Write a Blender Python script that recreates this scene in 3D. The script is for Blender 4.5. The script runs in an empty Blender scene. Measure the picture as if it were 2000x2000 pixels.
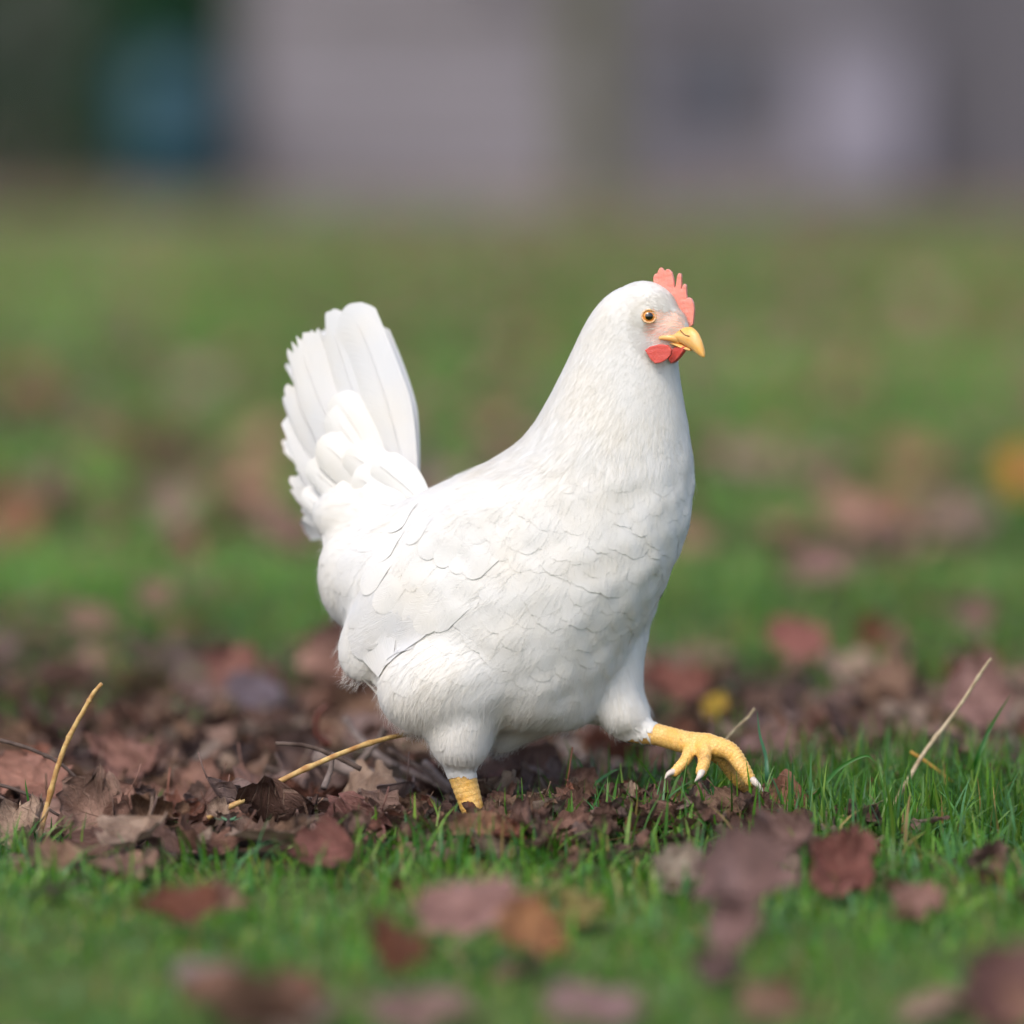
import bpy, bmesh, math, random
import numpy as np
from mathutils import Vector, Matrix
from mathutils.bvhtree import BVHTree
R = math.radians
rng = np.random.default_rng(7); random.seed(7)
scn = bpy.context.scene
COL = scn.collection

# ------------------------------------------------------------------ camera
CAM = np.array([0.0, -4.0, 0.5]); FPX = 10956.0; TILT = math.atan(750/FPX)
cd = bpy.data.cameras.new('camera'); cam = bpy.data.objects.new('camera', cd); COL.objects.link(cam)
cam.location = CAM; cam.rotation_euler = (R(90) - TILT, 0, 0)
cd.lens = 36*FPX/2000; cd.sensor_width = 36; cd.clip_start = 0.1; cd.clip_end = 500
cd.dof.use_dof = True; cd.dof.focus_distance = 3.95; cd.dof.aperture_fstop = 2.3
scn.camera = cam
# ------------------------------------------------------------------ world, sun, exposure
SUN_EL, SUN_AZ = 50, 206      # azimuth of the light, measured clockwise from +Y
w = bpy.data.worlds.new('World'); scn.world = w; w.use_nodes = True
nt = w.node_tree; nt.nodes.clear()
sky = nt.nodes.new('ShaderNodeTexSky'); sky.sky_type = 'NISHITA'; sky.sun_disc = False
sky.sun_elevation = R(SUN_EL); sky.sun_rotation = R(SUN_AZ); sky.air_density = 1.0; sky.dust_density = 3.5; sky.ozone_density = 1.0
bg = nt.nodes.new('ShaderNodeBackground'); bg.inputs[1].default_value = 0.15
wo = nt.nodes.new('ShaderNodeOutputWorld')
nt.links.new(sky.outputs[0], bg.inputs[0]); nt.links.new(bg.outputs[0], wo.inputs[0])
sd = bpy.data.lights.new('sun', 'SUN'); sd.energy = 0.58; sd.angle = R(20); sd.color = (1.0, 0.97, 0.92)
so = bpy.data.objects.new('sun', sd); COL.objects.link(so)
sv = Vector((math.sin(R(SUN_AZ))*math.cos(R(SUN_EL)), math.cos(R(SUN_AZ))*math.cos(R(SUN_EL)), math.sin(R(SUN_EL))))
so.rotation_euler = sv.to_track_quat('Z', 'Y').to_euler(); so.location = sv*10
scn.view_settings.view_transform = 'Standard'; scn.view_settings.look = 'None'
scn.view_settings.gamma = 1; scn.view_settings.use_curve_mapping = False
scn.view_settings.exposure = 0.74

# ------------------------------------------------------------------ helpers
S = 2000/1932.0
def ray(px, py):
    f = np.array([0, math.cos(TILT), -math.sin(TILT)]); u = np.array([0, math.sin(TILT), math.cos(TILT)])
    return FPX*f + (px-1000)*np.array([1.0, 0, 0]) + (1000-py)*u
def at(px, py, Y=0.0):
    d = ray(px, py); return CAM + d*((Y-CAM[1])/d[1])
def atz(px, py, z=0.0):
    d = ray(px, py); return CAM + d*((z-CAM[2])/d[2])
def A(x, y, Y=0.0):            # same, coordinates read off a 1932 px wide picture
    return at(x*S, y*S, Y)
def Z1(x, y, Y=0.0):           # coordinates read off the 4.83x enlargement of the head
    return at(1050+x/4.83, 480+y/4.83, Y)
def topix(p):                  # vectorised world -> 1932 px coordinates
    p = np.atleast_2d(p) - CAM
    f = p[:, 1]*math.cos(TILT) - p[:, 2]*math.sin(TILT); u = p[:, 1]*math.sin(TILT) + p[:, 2]*math.cos(TILT)
    return np.stack([(1000 + FPX*p[:, 0]/f)/S, (1000 - FPX*u/f)/S], 1)
def link(name, me, mat=None, parent=None):
    o = bpy.data.objects.new(name, me); COL.objects.link(o)
    if mat is not None and hasattr(me, 'materials') and len(me.materials) == 0: me.materials.append(mat)
    if parent is not None: o.parent = parent
    return o
def mesh_np(name, verts, faces, smooth=True, color=None, uv=None):
    """verts (N,3), faces (M,k) int array with constant k"""
    me = bpy.data.meshes.new(name); verts = np.asarray(verts, np.float32); faces = np.asarray(faces, np.int32)
    M, k = faces.shape
    me.vertices.add(len(verts)); me.vertices.foreach_set('co', verts.ravel())
    me.loops.add(M*k); me.loops.foreach_set('vertex_index', faces.ravel())
    me.polygons.add(M); me.polygons.foreach_set('loop_start', np.arange(M, dtype=np.int32)*k)
    me.polygons.foreach_set('loop_total', np.full(M, k, np.int32))
    me.polygons.foreach_set('use_smooth', np.full(M, smooth))
    me.update(calc_edges=True)
    if color is not None:
        a = me.color_attributes.new('Col', 'FLOAT_COLOR', 'POINT')
        c = np.ones((len(verts), 4), np.float32); c[:, :3] = color; a.data.foreach_set('color', c.ravel())
    if uv is not None:
        l = me.uv_layers.new(name='UVMap'); l.data.foreach_set('uv', np.asarray(uv, np.float32)[faces.ravel()].ravel())
    return me
def tag(o, label=None, cat=None, group=None, kind=None):
    if label: o['label'] = label
    if cat: o['category'] = cat
    if group: o['group'] = group
    if kind: o['kind'] = kind
    return o
def interp(xs, ys, x): return np.interp(x, xs, ys)
def catmull(P, n):
    P = np.asarray(P, float); Q = np.vstack([2*P[0]-P[1], P, 2*P[-1]-P[-2]]); out = []
    for i in range(len(P)-1):
        p0, p1, p2, p3 = Q[i:i+4]
        for t in np.linspace(0, 1, n, endpoint=False):
            out.append(0.5*((2*p1) + (-p0+p2)*t + (2*p0-5*p1+4*p2-p3)*t*t + (-p0+3*p1-3*p2+p3)*t**3))
    out.append(P[-1]); return np.array(out)
def tube(P, r, n=8):
    P = np.asarray(P, float); r = np.broadcast_to(np.asarray(r, float), (len(P),))
    T = np.gradient(P, axis=0); T /= np.linalg.norm(T, axis=1)[:, None] + 1e-12
    ref = np.array([0.0, 0, 1]) if abs(T[:, 2]).mean() < .8 else np.array([0.0, 1, 0])
    V = []
    for i in range(len(P)):
        b = np.cross(T[i], ref); b /= np.linalg.norm(b); c = np.cross(b, T[i])
        for k in range(n):
            a = 2*math.pi*k/n; V.append(P[i] + r[i]*(math.cos(a)*b + math.sin(a)*c))
    V.append(P[0]); V.append(P[-1]); F = []
    for i in range(len(P)-1):
        for k in range(n):
            F.append((i*n+k, i*n+(k+1) % n, (i+1)*n+(k+1) % n, (i+1)*n+k))
    m = len(P)
    for k in range(n):
        F.append((m*n, (k+1) % n, k, k)); F.append((m*n+1, (m-1)*n+k, (m-1)*n+(k+1) % n, (m-1)*n+(k+1) % n))
    F = [tuple(dict.fromkeys(f)) for f in F]
    return V, F
class MB:
    def __init__(s): s.v = []; s.f = []
    def add(s, V, F):
        o = len(s.v); s.v += [tuple(map(float, v)) for v in V]; s.f += [tuple(int(i)+o for i in f) for f in F]; return s
    def tube(s, P, r, n=8): return s.add(*tube(P, r, n))
    def box(s, lo, hi):
        x0, y0, z0 = lo; x1, y1, z1 = hi
        return s.add([(x0,y0,z0),(x1,y0,z0),(x1,y1,z0),(x0,y1,z0),(x0,y0,z1),(x1,y0,z1),(x1,y1,z1),(x0,y1,z1)],
                     [(0,3,2,1),(4,5,6,7),(0,1,5,4),(1,2,6,5),(2,3,7,6),(3,0,4,7)])
    def ellipsoid(s, c, ax, nu=28, nv=18):      # ax: 3 semi-axis vectors
        V = []; F = []; c = np.asarray(c); ax = np.asarray(ax)
        for j in range(nv+1):
            th = math.pi*j/nv
            for i in range(nu):
                ph = 2*math.pi*i/nu
                V.append(c + math.sin(th)*math.cos(ph)*ax[0] + math.sin(th)*math.sin(ph)*ax[1] + math.cos(th)*ax[2])
        for j in range(nv):
            for i in range(nu):
                F.append((j*nu+i, (j+1)*nu+i, (j+1)*nu+(i+1) % nu, j*nu+(i+1) % nu))
        return s.add(V, F)
    def mesh(s, name, smooth=True):
        me = bpy.data.meshes.new(name); me.from_pydata(s.v, [], s.f); me.validate()
        me.polygons.foreach_set('use_smooth', [smooth]*len(me.polygons)); me.update(); return me
def fix_normals(me):
    bm = bmesh.new(); bm.from_mesh(me); bmesh.ops.remove_doubles(bm, verts=bm.verts, dist=1e-7)
    bmesh.ops.recalc_face_normals(bm, faces=bm.faces); bm.to_mesh(me); bm.free(); return me
def remesh(me, voxel, smooth_it=6, fac=0.5, solid=None):
    o = bpy.data.objects.new('tmp', me); COL.objects.link(o)
    if solid: m = o.modifiers.new('s', 'SOLIDIFY'); m.thickness = solid; m.offset = 0
    m = o.modifiers.new('r', 'REMESH'); m.mode = 'VOXEL'; m.voxel_size = voxel
    if smooth_it: m = o.modifiers.new('m', 'SMOOTH'); m.factor = fac; m.iterations = smooth_it
    dg = bpy.context.evaluated_depsgraph_get(); r = bpy.data.meshes.new_from_object(o.evaluated_get(dg))
    bpy.data.objects.remove(o); r.polygons.foreach_set('use_smooth', [True]*len(r.polygons)); r.update(); return r
def co_np(me):
    a = np.empty(len(me.vertices)*3, np.float32); me.vertices.foreach_get('co', a); return a.reshape(-1, 3)
def noise3(p, f, seed=0):       # cheap smooth pseudo-noise
    r = np.random.default_rng(seed); p = np.atleast_2d(p); out = np.zeros(len(p))
    for i in range(7):
        k = r.normal(size=p.shape[1])*f; out += np.sin(p @ k + r.uniform(0, 6.28))
    return out/3.0

# ------------------------------------------------------------------ materials
def new_mat(name):
    m = bpy.data.materials.new(name); m.use_nodes = True; n = m.node_tree; n.nodes.clear()
    return m, n, n.nodes.new('ShaderNodeOutputMaterial')
class NB:
    def __init__(s, n): s.n = n
    def __call__(s, t, **kw):
        nd = s.n.nodes.new('ShaderNode'+t)
        for k, v in kw.items():
            if k == 'inp':
                for a, b in v.items():
                    if hasattr(b, 'is_output'): s.n.links.new(b, nd.inputs[a])
                    else: nd.inputs[a].default_value = b
            else: setattr(nd, k, v)
        return nd
def ramp(nb, fac, stops):
    r = nb('ValToRGB', inp={0: fac}); e = r.color_ramp.elements
    while len(e) < len(stops): e.new(0.5)
    for i, (p, c) in enumerate(stops): e[i].position = p; e[i].color = (*c, 1) if len(c) == 3 else c
    return r.outputs[0]
def mixc(nb, fac, a, b, mode='MIX'):
    m = nb('Mix', data_type='RGBA', blend_type=mode)
    for i, v in ((0, fac), (6, a), (7, b)):
        if hasattr(v, 'is_output'): nb.n.links.new(v, m.inputs[i])
        else: m.inputs[i].default_value = v if i == 0 else ((*v, 1) if len(v) == 3 else v)
    return m.outputs[2]
def math_(nb, op, a, b=0.0):
    m = nb('Math', operation=op)
    for i, v in ((0, a), (1, b)):
        if hasattr(v, 'is_output'): nb.n.links.new(v, m.inputs[i])
        else: m.inputs[i].default_value = v
    return m.outputs[0]

def plumage_mat(name, col, trans=0.22, barb=0.5):
    m, n, out = new_mat(name); nb = NB(n)
    tc = nb('TexCoord'); geo = nb('NewGeometry')
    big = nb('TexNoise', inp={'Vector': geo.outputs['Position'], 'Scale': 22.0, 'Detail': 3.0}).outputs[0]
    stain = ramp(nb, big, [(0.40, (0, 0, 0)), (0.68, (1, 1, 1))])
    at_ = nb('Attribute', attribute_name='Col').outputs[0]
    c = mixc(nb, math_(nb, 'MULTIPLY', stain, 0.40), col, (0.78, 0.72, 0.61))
    dn = nb('TexNoise', inp={'Vector': geo.outputs['Position'], 'Scale': 48.0, 'Detail': 8.0, 'Roughness': .75}).outputs[0]
    c = mixc(nb, ramp(nb, dn, [(.655, (0, 0, 0)), (.75, (.25, .25, .25))]), c, (0.40, 0.27, 0.15))
    # barbs: fine chevron lines either side of the shaft
    sep = nb('SeparateXYZ', inp={0: tc.outputs['UV']})
    ab = math_(nb, 'ABSOLUTE', math_(nb, 'SUBTRACT', sep.outputs[0], 0.5))
    chev = math_(nb, 'SUBTRACT', math_(nb, 'MULTIPLY', sep.outputs[1], 1.0), math_(nb, 'MULTIPLY', ab, 0.7))
    cv = nb('CombineXYZ', inp={0: math_(nb, 'MULTIPLY', chev, 46.0), 1: math_(nb, 'MULTIPLY', sep.outputs[0], 2.0)})
    bn = nb('TexNoise', inp={'Vector': cv.outputs[0], 'Scale': 1.0, 'Detail': 3.0, 'Roughness': .6}).outputs[0]
    c = mixc(nb, math_(nb, 'MULTIPLY', bn, 0.12), c, (0.66, 0.64, 0.60))
    bmp = nb('Bump', inp={'Strength': barb, 'Distance': 0.0006, 'Height': bn}).outputs[0]
    p = nb('BsdfPrincipled', inp={'Base Color': c, 'Roughness': 0.62, 'Specular IOR Level': 0.25, 'Normal': bmp, 'Sheen Weight': 0.15, 'Sheen Roughness': 0.5})
    t = nb('BsdfTranslucent', inp={'Color': c, 'Normal': bmp})
    mx = nb('MixShader', inp={0: trans, 1: p.outputs[0], 2: t.outputs[0]})
    n.links.new(mx.outputs[0], out.inputs[0]); return m
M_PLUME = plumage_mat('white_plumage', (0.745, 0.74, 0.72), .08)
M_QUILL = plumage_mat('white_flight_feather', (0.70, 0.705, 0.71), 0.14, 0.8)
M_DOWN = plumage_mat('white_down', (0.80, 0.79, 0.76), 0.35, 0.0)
def simple_mat(name, col, rough=0.6, nscale=60, namp=0.25, bump=0.3, bdist=0.001, spec=0.4, sss=0.0, sssr=(1, .4, .2), col2=None, trans=0, coat=0):
    m, n, out = new_mat(name); nb = NB(n); geo = nb('TexCoord')
    no = nb('TexNoise', inp={'Vector': geo.outputs['Object'], 'Scale': nscale, 'Detail': 6.0, 'Roughness': .6}).outputs[0]
    c2 = col2 or tuple(x*(1-namp) for x in col)
    c = mixc(nb, ramp(nb, no, [(0.35, (0, 0, 0)), (0.65, (1, 1, 1))]), c2, col)
    bmp = nb('Bump', inp={'Strength': bump, 'Distance': bdist, 'Height': no}).outputs[0]
    p = nb('BsdfPrincipled', inp={'Base Color': c, 'Roughness': rough, 'Specular IOR Level': spec, 'Normal': bmp, 'Coat Weight': coat})
    if sss: p.inputs['Subsurface Weight'].default_value = sss; p.inputs['Subsurface Radius'].default_value = sssr; p.inputs['Subsurface Scale'].default_value = 0.002
    sh = p.outputs[0]
    if trans:
        t = nb('BsdfTranslucent', inp={'Color': c}); sh = nb('MixShader', inp={0: trans, 1: sh, 2: t.outputs[0]}).outputs[0]
    n.links.new(sh, out.inputs[0]); return m
def fleshy_mat(name, col, hi):
    m, n, out = new_mat(name); nb = NB(n); tc = nb('NewGeometry').outputs['Position']
    vo = nb('TexVoronoi', inp={'Vector': tc, 'Scale': 900.0}).outputs[0]
    no = nb('TexNoise', inp={'Vector': tc, 'Scale': 160.0, 'Detail': 4.0}).outputs[0]
    c = mixc(nb, ramp(nb, no, [(0.35, (0, 0, 0)), (0.7, (1, 1, 1))]), col, hi)
    c = mixc(nb, math_(nb, 'MULTIPLY', vo, 0.35), hi, c)
    b = nb('Bump', inp={'Strength': 0.45, 'Distance': 0.0004, 'Height': vo}).outputs[0]
    p = nb('BsdfPrincipled', inp={'Base Color': c, 'Roughness': 0.4, 'Normal': b, 'Subsurface Weight': .5, 'Subsurface Scale': .002, 'Subsurface Radius': (1, .3, .2)})
    n.links.new(p.outputs[0], out.inputs[0]); return m
M_COMB = fleshy_mat('red_comb_skin', (0.68, 0.12, 0.085), (0.82, 0.32, 0.25))
M_WATTLE = fleshy_mat('red_wattle_skin', (0.50, 0.035, 0.03), (0.66, 0.11, 0.09))
M_BEAK = simple_mat('yellow_beak', (0.86, 0.43, 0.075), 0.42, 90, .3, .15, .0004, .5, .2, (1, .6, .2), col2=(0.80, 0.48, 0.18), coat=.1)
M_NOSTRIL = simple_mat('nostril_dark', (0.22, 0.10, 0.03), 0.6)
M_CLAW = simple_mat('pale_claw', (0.72, 0.62, 0.54), 0.4, 300, .25, .1, .0003)
M_LID = simple_mat('yellow_eyelid', (0.82, 0.52, 0.27), 0.55, 500, .3, .5, .0004, sss=.2)
def leg_mat():
    m, n, out = new_mat('yellow_scaled_leg'); nb = NB(n); P = nb('NewGeometry').outputs['Position']
    vo = nb('TexVoronoi', feature='DISTANCE_TO_EDGE', inp={'Vector': P, 'Scale': 420.0}).outputs[0]
    no = nb('TexNoise', inp={'Vector': P, 'Scale': 120.0, 'Detail': 5.0, 'Roughness': .65}).outputs[0]
    edge = ramp(nb, vo, [(0.0, (0, 0, 0)), (0.14, (1, 1, 1))])
    c = mixc(nb, ramp(nb, no, [(0.35, (0, 0, 0)), (0.6, (1, 1, 1))]), (0.80, 0.45, 0.09), (0.86, 0.56, 0.20))
    c = mixc(nb, edge, (0.70, 0.40, 0.10), c)
    dirt = nb('TexNoise', inp={'Vector': P, 'Scale': 55.0, 'Detail': 6.0, 'Roughness': .7}).outputs[0]
    c = mixc(nb, ramp(nb, dirt, [(0.56, (0, 0, 0)), (0.74, (.85, .85, .85))]), c, (0.13, 0.055, 0.02))
    for pt_, r0, r1 in ((at(1432, 1512, -.050), .004, .013), (at(1462, 1540, -.040), .003, .010), (at(1405, 1480, -.045), .001, .006)):
        dd_ = nb('VectorMath', operation='DISTANCE'); n.links.new(P, dd_.inputs[0]); dd_.inputs[1].default_value = Vector(pt_)
        mk = nb('MapRange', inp={0: math_(nb, 'ADD', dd_.outputs['Value'], math_(nb, 'MULTIPLY', math_(nb, 'SUBTRACT', dirt, .5), .022)), 1: r0, 2: r1, 3: .8, 4: 0.0}).outputs[0]
        c = mixc(nb, mk, c, (0.16, 0.075, 0.025))
    b = nb('Bump', inp={'Strength': 0.4, 'Distance': 0.0005, 'Height': edge}).outputs[0]
    p = nb('BsdfPrincipled', inp={'Base Color': c, 'Roughness': 0.48, 'Normal': b, 'Subsurface Weight': .15, 'Subsurface Scale': .002, 'Subsurface Radius': (1, .5, .1)})
    n.links.new(p.outputs[0], out.inputs[0]); return m
M_LEG = leg_mat()

# ================================================================== HEN
hen = bpy.data.objects.new('hen', None); COL.objects.link(hen); hen.empty_display_size = .05
HL = atz(925, 1640, 0.0); hen.location = HL
tag(hen, 'white hen with red comb and yellow legs striding to the right over leaves and grass', 'hen')
def hpart(name, me, mat=None, parent=None):
    o = link(name, me, mat, parent or hen)
    if parent is None: o.matrix_parent_inverse = Matrix.Translation(-Vector(HL))
    return o
def loft(rows, mb, n=48):
    V = []; F = []
    rows = np.array(rows, float); ys = rows[:, 0]
    yy = np.arange(ys[0], ys[-1]+.1, 6.0); m = 0
    # smooth interpolation of the rows
    for y in yy:
        xl, xr, b, yc, th = [np.interp(y, ys, rows[:, k]) for k in range(1, 6)]
        b *= .001; yc *= .001; th = math.radians(th)
        L = A(xl, y, yc); Rr = A(xr, y, yc); wdt = np.linalg.norm(Rr-L)/2; c = (L+Rr)/2
        b = min(b, wdt*1.6); a = math.sqrt(max(wdt**2 - (b*math.sin(th))**2, 1e-6))/math.cos(th)
        ex = np.array([math.cos(th), -math.sin(th), 0]); ey = np.array([math.sin(th), math.cos(th), 0])
        for k in range(n):
            ph = 2*math.pi*k/n; V.append(c + a*math.cos(ph)*ex + b*math.sin(ph)*ey)
        m += 1
    V.append(np.mean(V[:n], 0)); V.append(np.mean(V[(m-1)*n:m*n], 0))
    for j in range(m-1):
        for k in range(n): F.append((j*n+k, (j+1)*n+k, (j+1)*n+(k+1) % n, j*n+(k+1) % n))
    for k in range(n): F.append((m*n, k, (k+1) % n)); F.append((m*n+1, (m-1)*n+(k+1) % n, (m-1)*n+k))
    mb.add(V, F)
TH = 25
mb = MB()
loft([(543,1172,1222,10,-42,20),(552,1154,1236,15,-42,20),(565,1138,1245,19,-42,20),(590,1117,1255,23,-42,22),(625,1097,1266,26,-41,22),(660,1081,1276,29,-40,22),
 (700,1062,1280,33,-38,TH),(750,1037,1288,39,-35,TH),(800,1009,1297,46,-31,TH),(840,974,1303,52,-27,TH),(870,932,1306,57,-23,TH),
 (900,872,1308,62,-19,TH),(930,806,1307,66,-14,TH),(960,742,1303,69,-9,TH),(1000,676,1293,72,-5,TH),(1050,620,1274,75,-2,TH),
 (1100,616,1250,77,-2,TH),(1150,634,1226,77,-2,TH),(1200,662,1196,76,-2,TH),(1250,690,1172,72,-3,TH),(1290,712,1150,67,-4,TH),
 (1320,738,1138,60,-5,TH),(1342,764,1126,50,-6,TH),(1358,790,1110,38,-7,TH),(1372,830,1080,20,-8,TH)], mb)
# far thigh, swung forward
loft([(1050,1175,1262,20,-4,10),(1120,1160,1243,26,-4,10),(1180,1142,1224,28,-5,10),(1240,1122,1215,28,-8,10),(1290,1112,1212,28,-12,10),
 (1325,1112,1222,27,-16,10),(1350,1122,1229,25,-18,10),(1368,1136,1222,20,-20,10),(1382,1150,1195,12,-21,10)], mb)
# near thigh and drumstick
mb.ellipsoid(A(850, 1290, -.046), [np.array([.050, -.010, .014]), np.array([.008, .038, 0]), np.array([-.012, 0, .036])])
loft([(1310,786,962,30,-46,10),(1345,792,950,29,-47,10),(1380,803,934,27,-48,10),(1410,812,926,25,-49,10),(1428,823,918,21,-50,10),(1440,836,908,16,-50,10),(1448,852,894,9,-50,10)], mb)
# fluff between the legs
loft([(1340,895,1090,30,-5,TH),(1375,905,1050,24,-5,TH),(1400,918,992,14,-8,TH),(1418,928,962,8,-10,TH)], mb)
# tail root and under-tail cushion
mb.ellipsoid(A(716, 985, .048), [np.array([.048, -.018, -.004]), np.array([.010, .030, 0]), np.array([0, 0, .029])])
mb.ellipsoid(A(690, 1085, .040), [np.array([.032, -.012, 0]), np.array([.012, .040, 0]), np.array([0, 0, .042])])
# folded wing
wd = A(682, 1238, -.022) - A(930, 985, -.066); wl = np.linalg.norm(wd); wd /= wl
nrm_w = np.array([-.30, -.95, .10]); nrm_w -= wd*nrm_w.dot(wd); nrm_w /= np.linalg.norm(nrm_w); side_w = np.cross(wd, nrm_w)
mb.ellipsoid((A(682, 1238, -.020) + A(930, 985, -.062))/2, [wd*(wl/2+.019), side_w*.037, nrm_w*.017])
# skull and jaw: head turned towards the camera
ft = R(33); fdir = np.array([math.cos(ft), -math.sin(ft), -.16]); fdir /= np.linalg.norm(fdir)
lat = np.array([math.sin(ft), math.cos(ft), 0]); hup = np.cross(lat, fdir); hup *= (1 if hup[2] > 0 else -1)
HY = -.050
mb.ellipsoid(at(1259, 612, HY), [fdir*.026, lat*.0185, hup*.0225])
mb.ellipsoid(at(1292, 640, HY-.006), [fdir*.021, lat*.0135, hup*.018])
mb.ellipsoid(at(1278, 668, HY-.002), [fdir*.021, lat*.015, hup*.014])
# bare legs
def P2(l): return [at(*p) for p in l]
LEG1 = P2([(893,1480,-.050),(899,1503,-.050),(912,1545,-.051),(925,1588,-.053),(934,1622,-.055)]); LR1 = [.0108,.0100,.0090,.0080,.0085]
LEG2 = P2([(1205,1405,-.022),(1228,1424,-.024),(1285,1435,-.032),(1340,1450,-.040),(1383,1456,-.046)]); LR2 = [.0100,.0088,.0076,.0080,.0088]
toes = []
J1 = at(934, 1622, -.055); J2 = at(1383, 1456, -.046)
def toe(pts, radii, clawpts, cr): toes.append((pts, radii, clawpts, cr))
toe([J1]+P2([(965,1638,-.080),(1005,1652,-.098)]), [.0070,.0050,.0042], P2([(1003,1652,-.097),(1020,1656,-.104),(1030,1664,-.107)]), .0026)
toe([J1]+P2([(975,1624,-.060),(1030,1628,-.062)]), [.0070,.0048,.0040], P2([(1028,1628,-.062),(1044,1630,-.063),(1052,1638,-.063)]), .0026)
toe([J1]+P2([(965,1616,-.035),(1000,1616,-.018)]), [.0070,.0048,.0040], P2([(998,1616,-.018),(1014,1616,-.012),(1024,1622,-.010)]), .0026)
toe([J1]+P2([(910,1632,-.045),(890,1638,-.038)]), [.0062,.0042,.0034], P2([(892,1637,-.038),(880,1640,-.034),(872,1646,-.032)]), .0022)
toe([at(1352,1452,-.044)]+P2([(1340,1482,-.056),(1318,1508,-.062)]), [.0058,.0042,.0037], P2([(1320,1506,-.062),(1306,1511,-.065),(1298,1522,-.066)]), .0026)
toe([at(1372,1455,-.048)]+P2([(1376,1484,-.062),(1369,1508,-.070)]), [.0064,.0047,.0040], P2([(1371,1505,-.070),(1366,1516,-.074),(1356,1528,-.075)]), .0029)
toe([J2]+P2([(1424,1466,-.052),(1448,1496,-.058),(1466,1526,-.060)]), [.0082,.0066,.0056,.0046], P2([(1464,1520,-.061),(1480,1533,-.064),(1491,1547,-.064)]), .0030)
toe([J2]+P2([(1414,1486,-.040),(1440,1522,-.034),(1466,1544,-.028)]), [.0076,.0056,.0048,.0040], P2([(1464,1542,-.028),(1486,1546,-.025),(1502,1560,-.023)]), .0024)
def sweep(P, r, ridge=True, n=6):
    P = catmull(P, n); rr = np.interp(np.linspace(0, 1, len(P)), np.linspace(0, 1, len(r)), r)
    return P, rr
for P, r in ((LEG1, LR1), (LEG2, LR2)):
    p, rr = sweep(P, r); mb.tube(p, rr, 16)
for pts, rad, cl, cr in toes:
    p, rr = sweep(pts, rad); mb.tube(p, rr, 14); mb.ellipsoid(p[-1], np.eye(3)*rad[-1], 14, 10)
mb.ellipsoid(J2, np.eye(3)*.0086, 16, 12); mb.ellipsoid(J1, np.eye(3)*.0090, 16, 12)
BODY = remesh(fix_normals(mb.mesh('body')), .00115, 5, .5)
bc = co_np(BODY)
# extra smoothing of the torso only: big relax where not head, leg
def segdist(p, P, r):
    best = np.full(len(p), 9.0)
    for a, b, ra, rb in zip(P[:-1], P[1:], r[:-1], r[1:]):
        ab = b-a; t = np.clip(((p-a) @ ab)/ab.dot(ab), 0, 1); d = np.linalg.norm(p-(a+t[:, None]*ab), axis=1)
        best = np.minimum(best, d/(ra+(rb-ra)*t))
    return best
legd = np.minimum(segdist(bc, np.array(LEG1), LR1), segdist(bc, np.array(LEG2), LR2))
for pts, rad, cl, cr in toes: legd = np.minimum(legd, segdist(bc, np.array(pts), rad))
pixv = topix(bc)
cuff1 = (pixv[:, 1] > 1438) & (pixv[:, 0] < 1010); cuff2 = (pixv[:, 0] > 1160) & (pixv[:, 1] > 1352)
isleg = (legd < 1.17) & (cuff1 | cuff2)
# laplacian relax on torso
ed = np.empty(len(BODY.edges)*2, np.int32); BODY.edges.foreach_get('vertices', ed); ed = ed.reshape(-1, 2)
deg = np.bincount(ed.ravel(), minlength=len(bc)).astype(np.float32)[:, None]
eye_c = at(1267.5, 617.7, HY-.018)
hd = np.linalg.norm(bc - at(1280, 635, HY), axis=1)
wgt = np.where(isleg | (legd < 1.5), 0, 1)*np.clip((hd-.025)/.03, .02, 1); wgt = wgt[:, None].astype(np.float32)
x = bc.copy()
for it in range(40):
    s = np.zeros_like(x)
    for k in range(3):
        s[:, k] = np.bincount(ed[:, 0], x[ed[:, 1], k], len(x)) + np.bincount(ed[:, 1], x[ed[:, 0], k], len(x))
    x = x + wgt*(s/deg - x)*.8
nrm0 = np.empty(len(BODY.vertices)*3, np.float32); BODY.vertices.foreach_get('normal', nrm0); nrm0 = nrm0.reshape(-1, 3)
x = x + nrm0*(wgt*(noise3(x, 75, 2)*.0010 + noise3(x, 170, 8)*.0006)[:, None])*np.clip((x[:, 2:3]-.06)/.04, 0, 1)*np.clip((.30-x[:, 2:3])/.05, 0, 1)*np.clip((x[:, 0:1]+.09)/.05, 0, 1)
# ridged scutes on the shanks
for P in (LEG1, LEG2):
    P = np.array(P); L = np.concatenate([[0], np.cumsum(np.linalg.norm(np.diff(P, axis=0), axis=1))])
    ax = (P[-1]-P[0])/np.linalg.norm(P[-1]-P[0]); s = (x-P[0]) @ ax
    d = segdist(x, P, [.0095]*len(P)); c = P[0]+np.outer(s, ax); o_ = x-c; o_ /= np.linalg.norm(o_, axis=1)[:, None]+1e-9
    m_ = (d < 1.3) & isleg; x[m_] += (o_*(.00038*np.abs(np.sin(s*math.pi/.0042))[:, None]))[m_]
for pts, rad, cl, cr in toes:
    P = np.array(pts); ax = (P[-1]-P[0])/np.linalg.norm(P[-1]-P[0]); s = (x-P[0]) @ ax
    d = segdist(x, P, rad); m_ = (d < 1.15) & isleg & (s > .006)
    nd = x-(P[0]+np.outer(s, ax)); nd /= np.linalg.norm(nd, axis=1)[:, None]+1e-9
    x[m_] += (nd*(.0003*np.sin(s*2*math.pi/.0030))[:, None])[m_]
BODY.vertices.foreach_set('co', x.astype(np.float32).ravel()); BODY.update(); bc = x
pl = np.empty(len(BODY.polygons)*4, np.int32); nv_ = np.empty(len(BODY.polygons), np.int32); BODY.polygons.foreach_get('loop_total', nv_)
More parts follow.
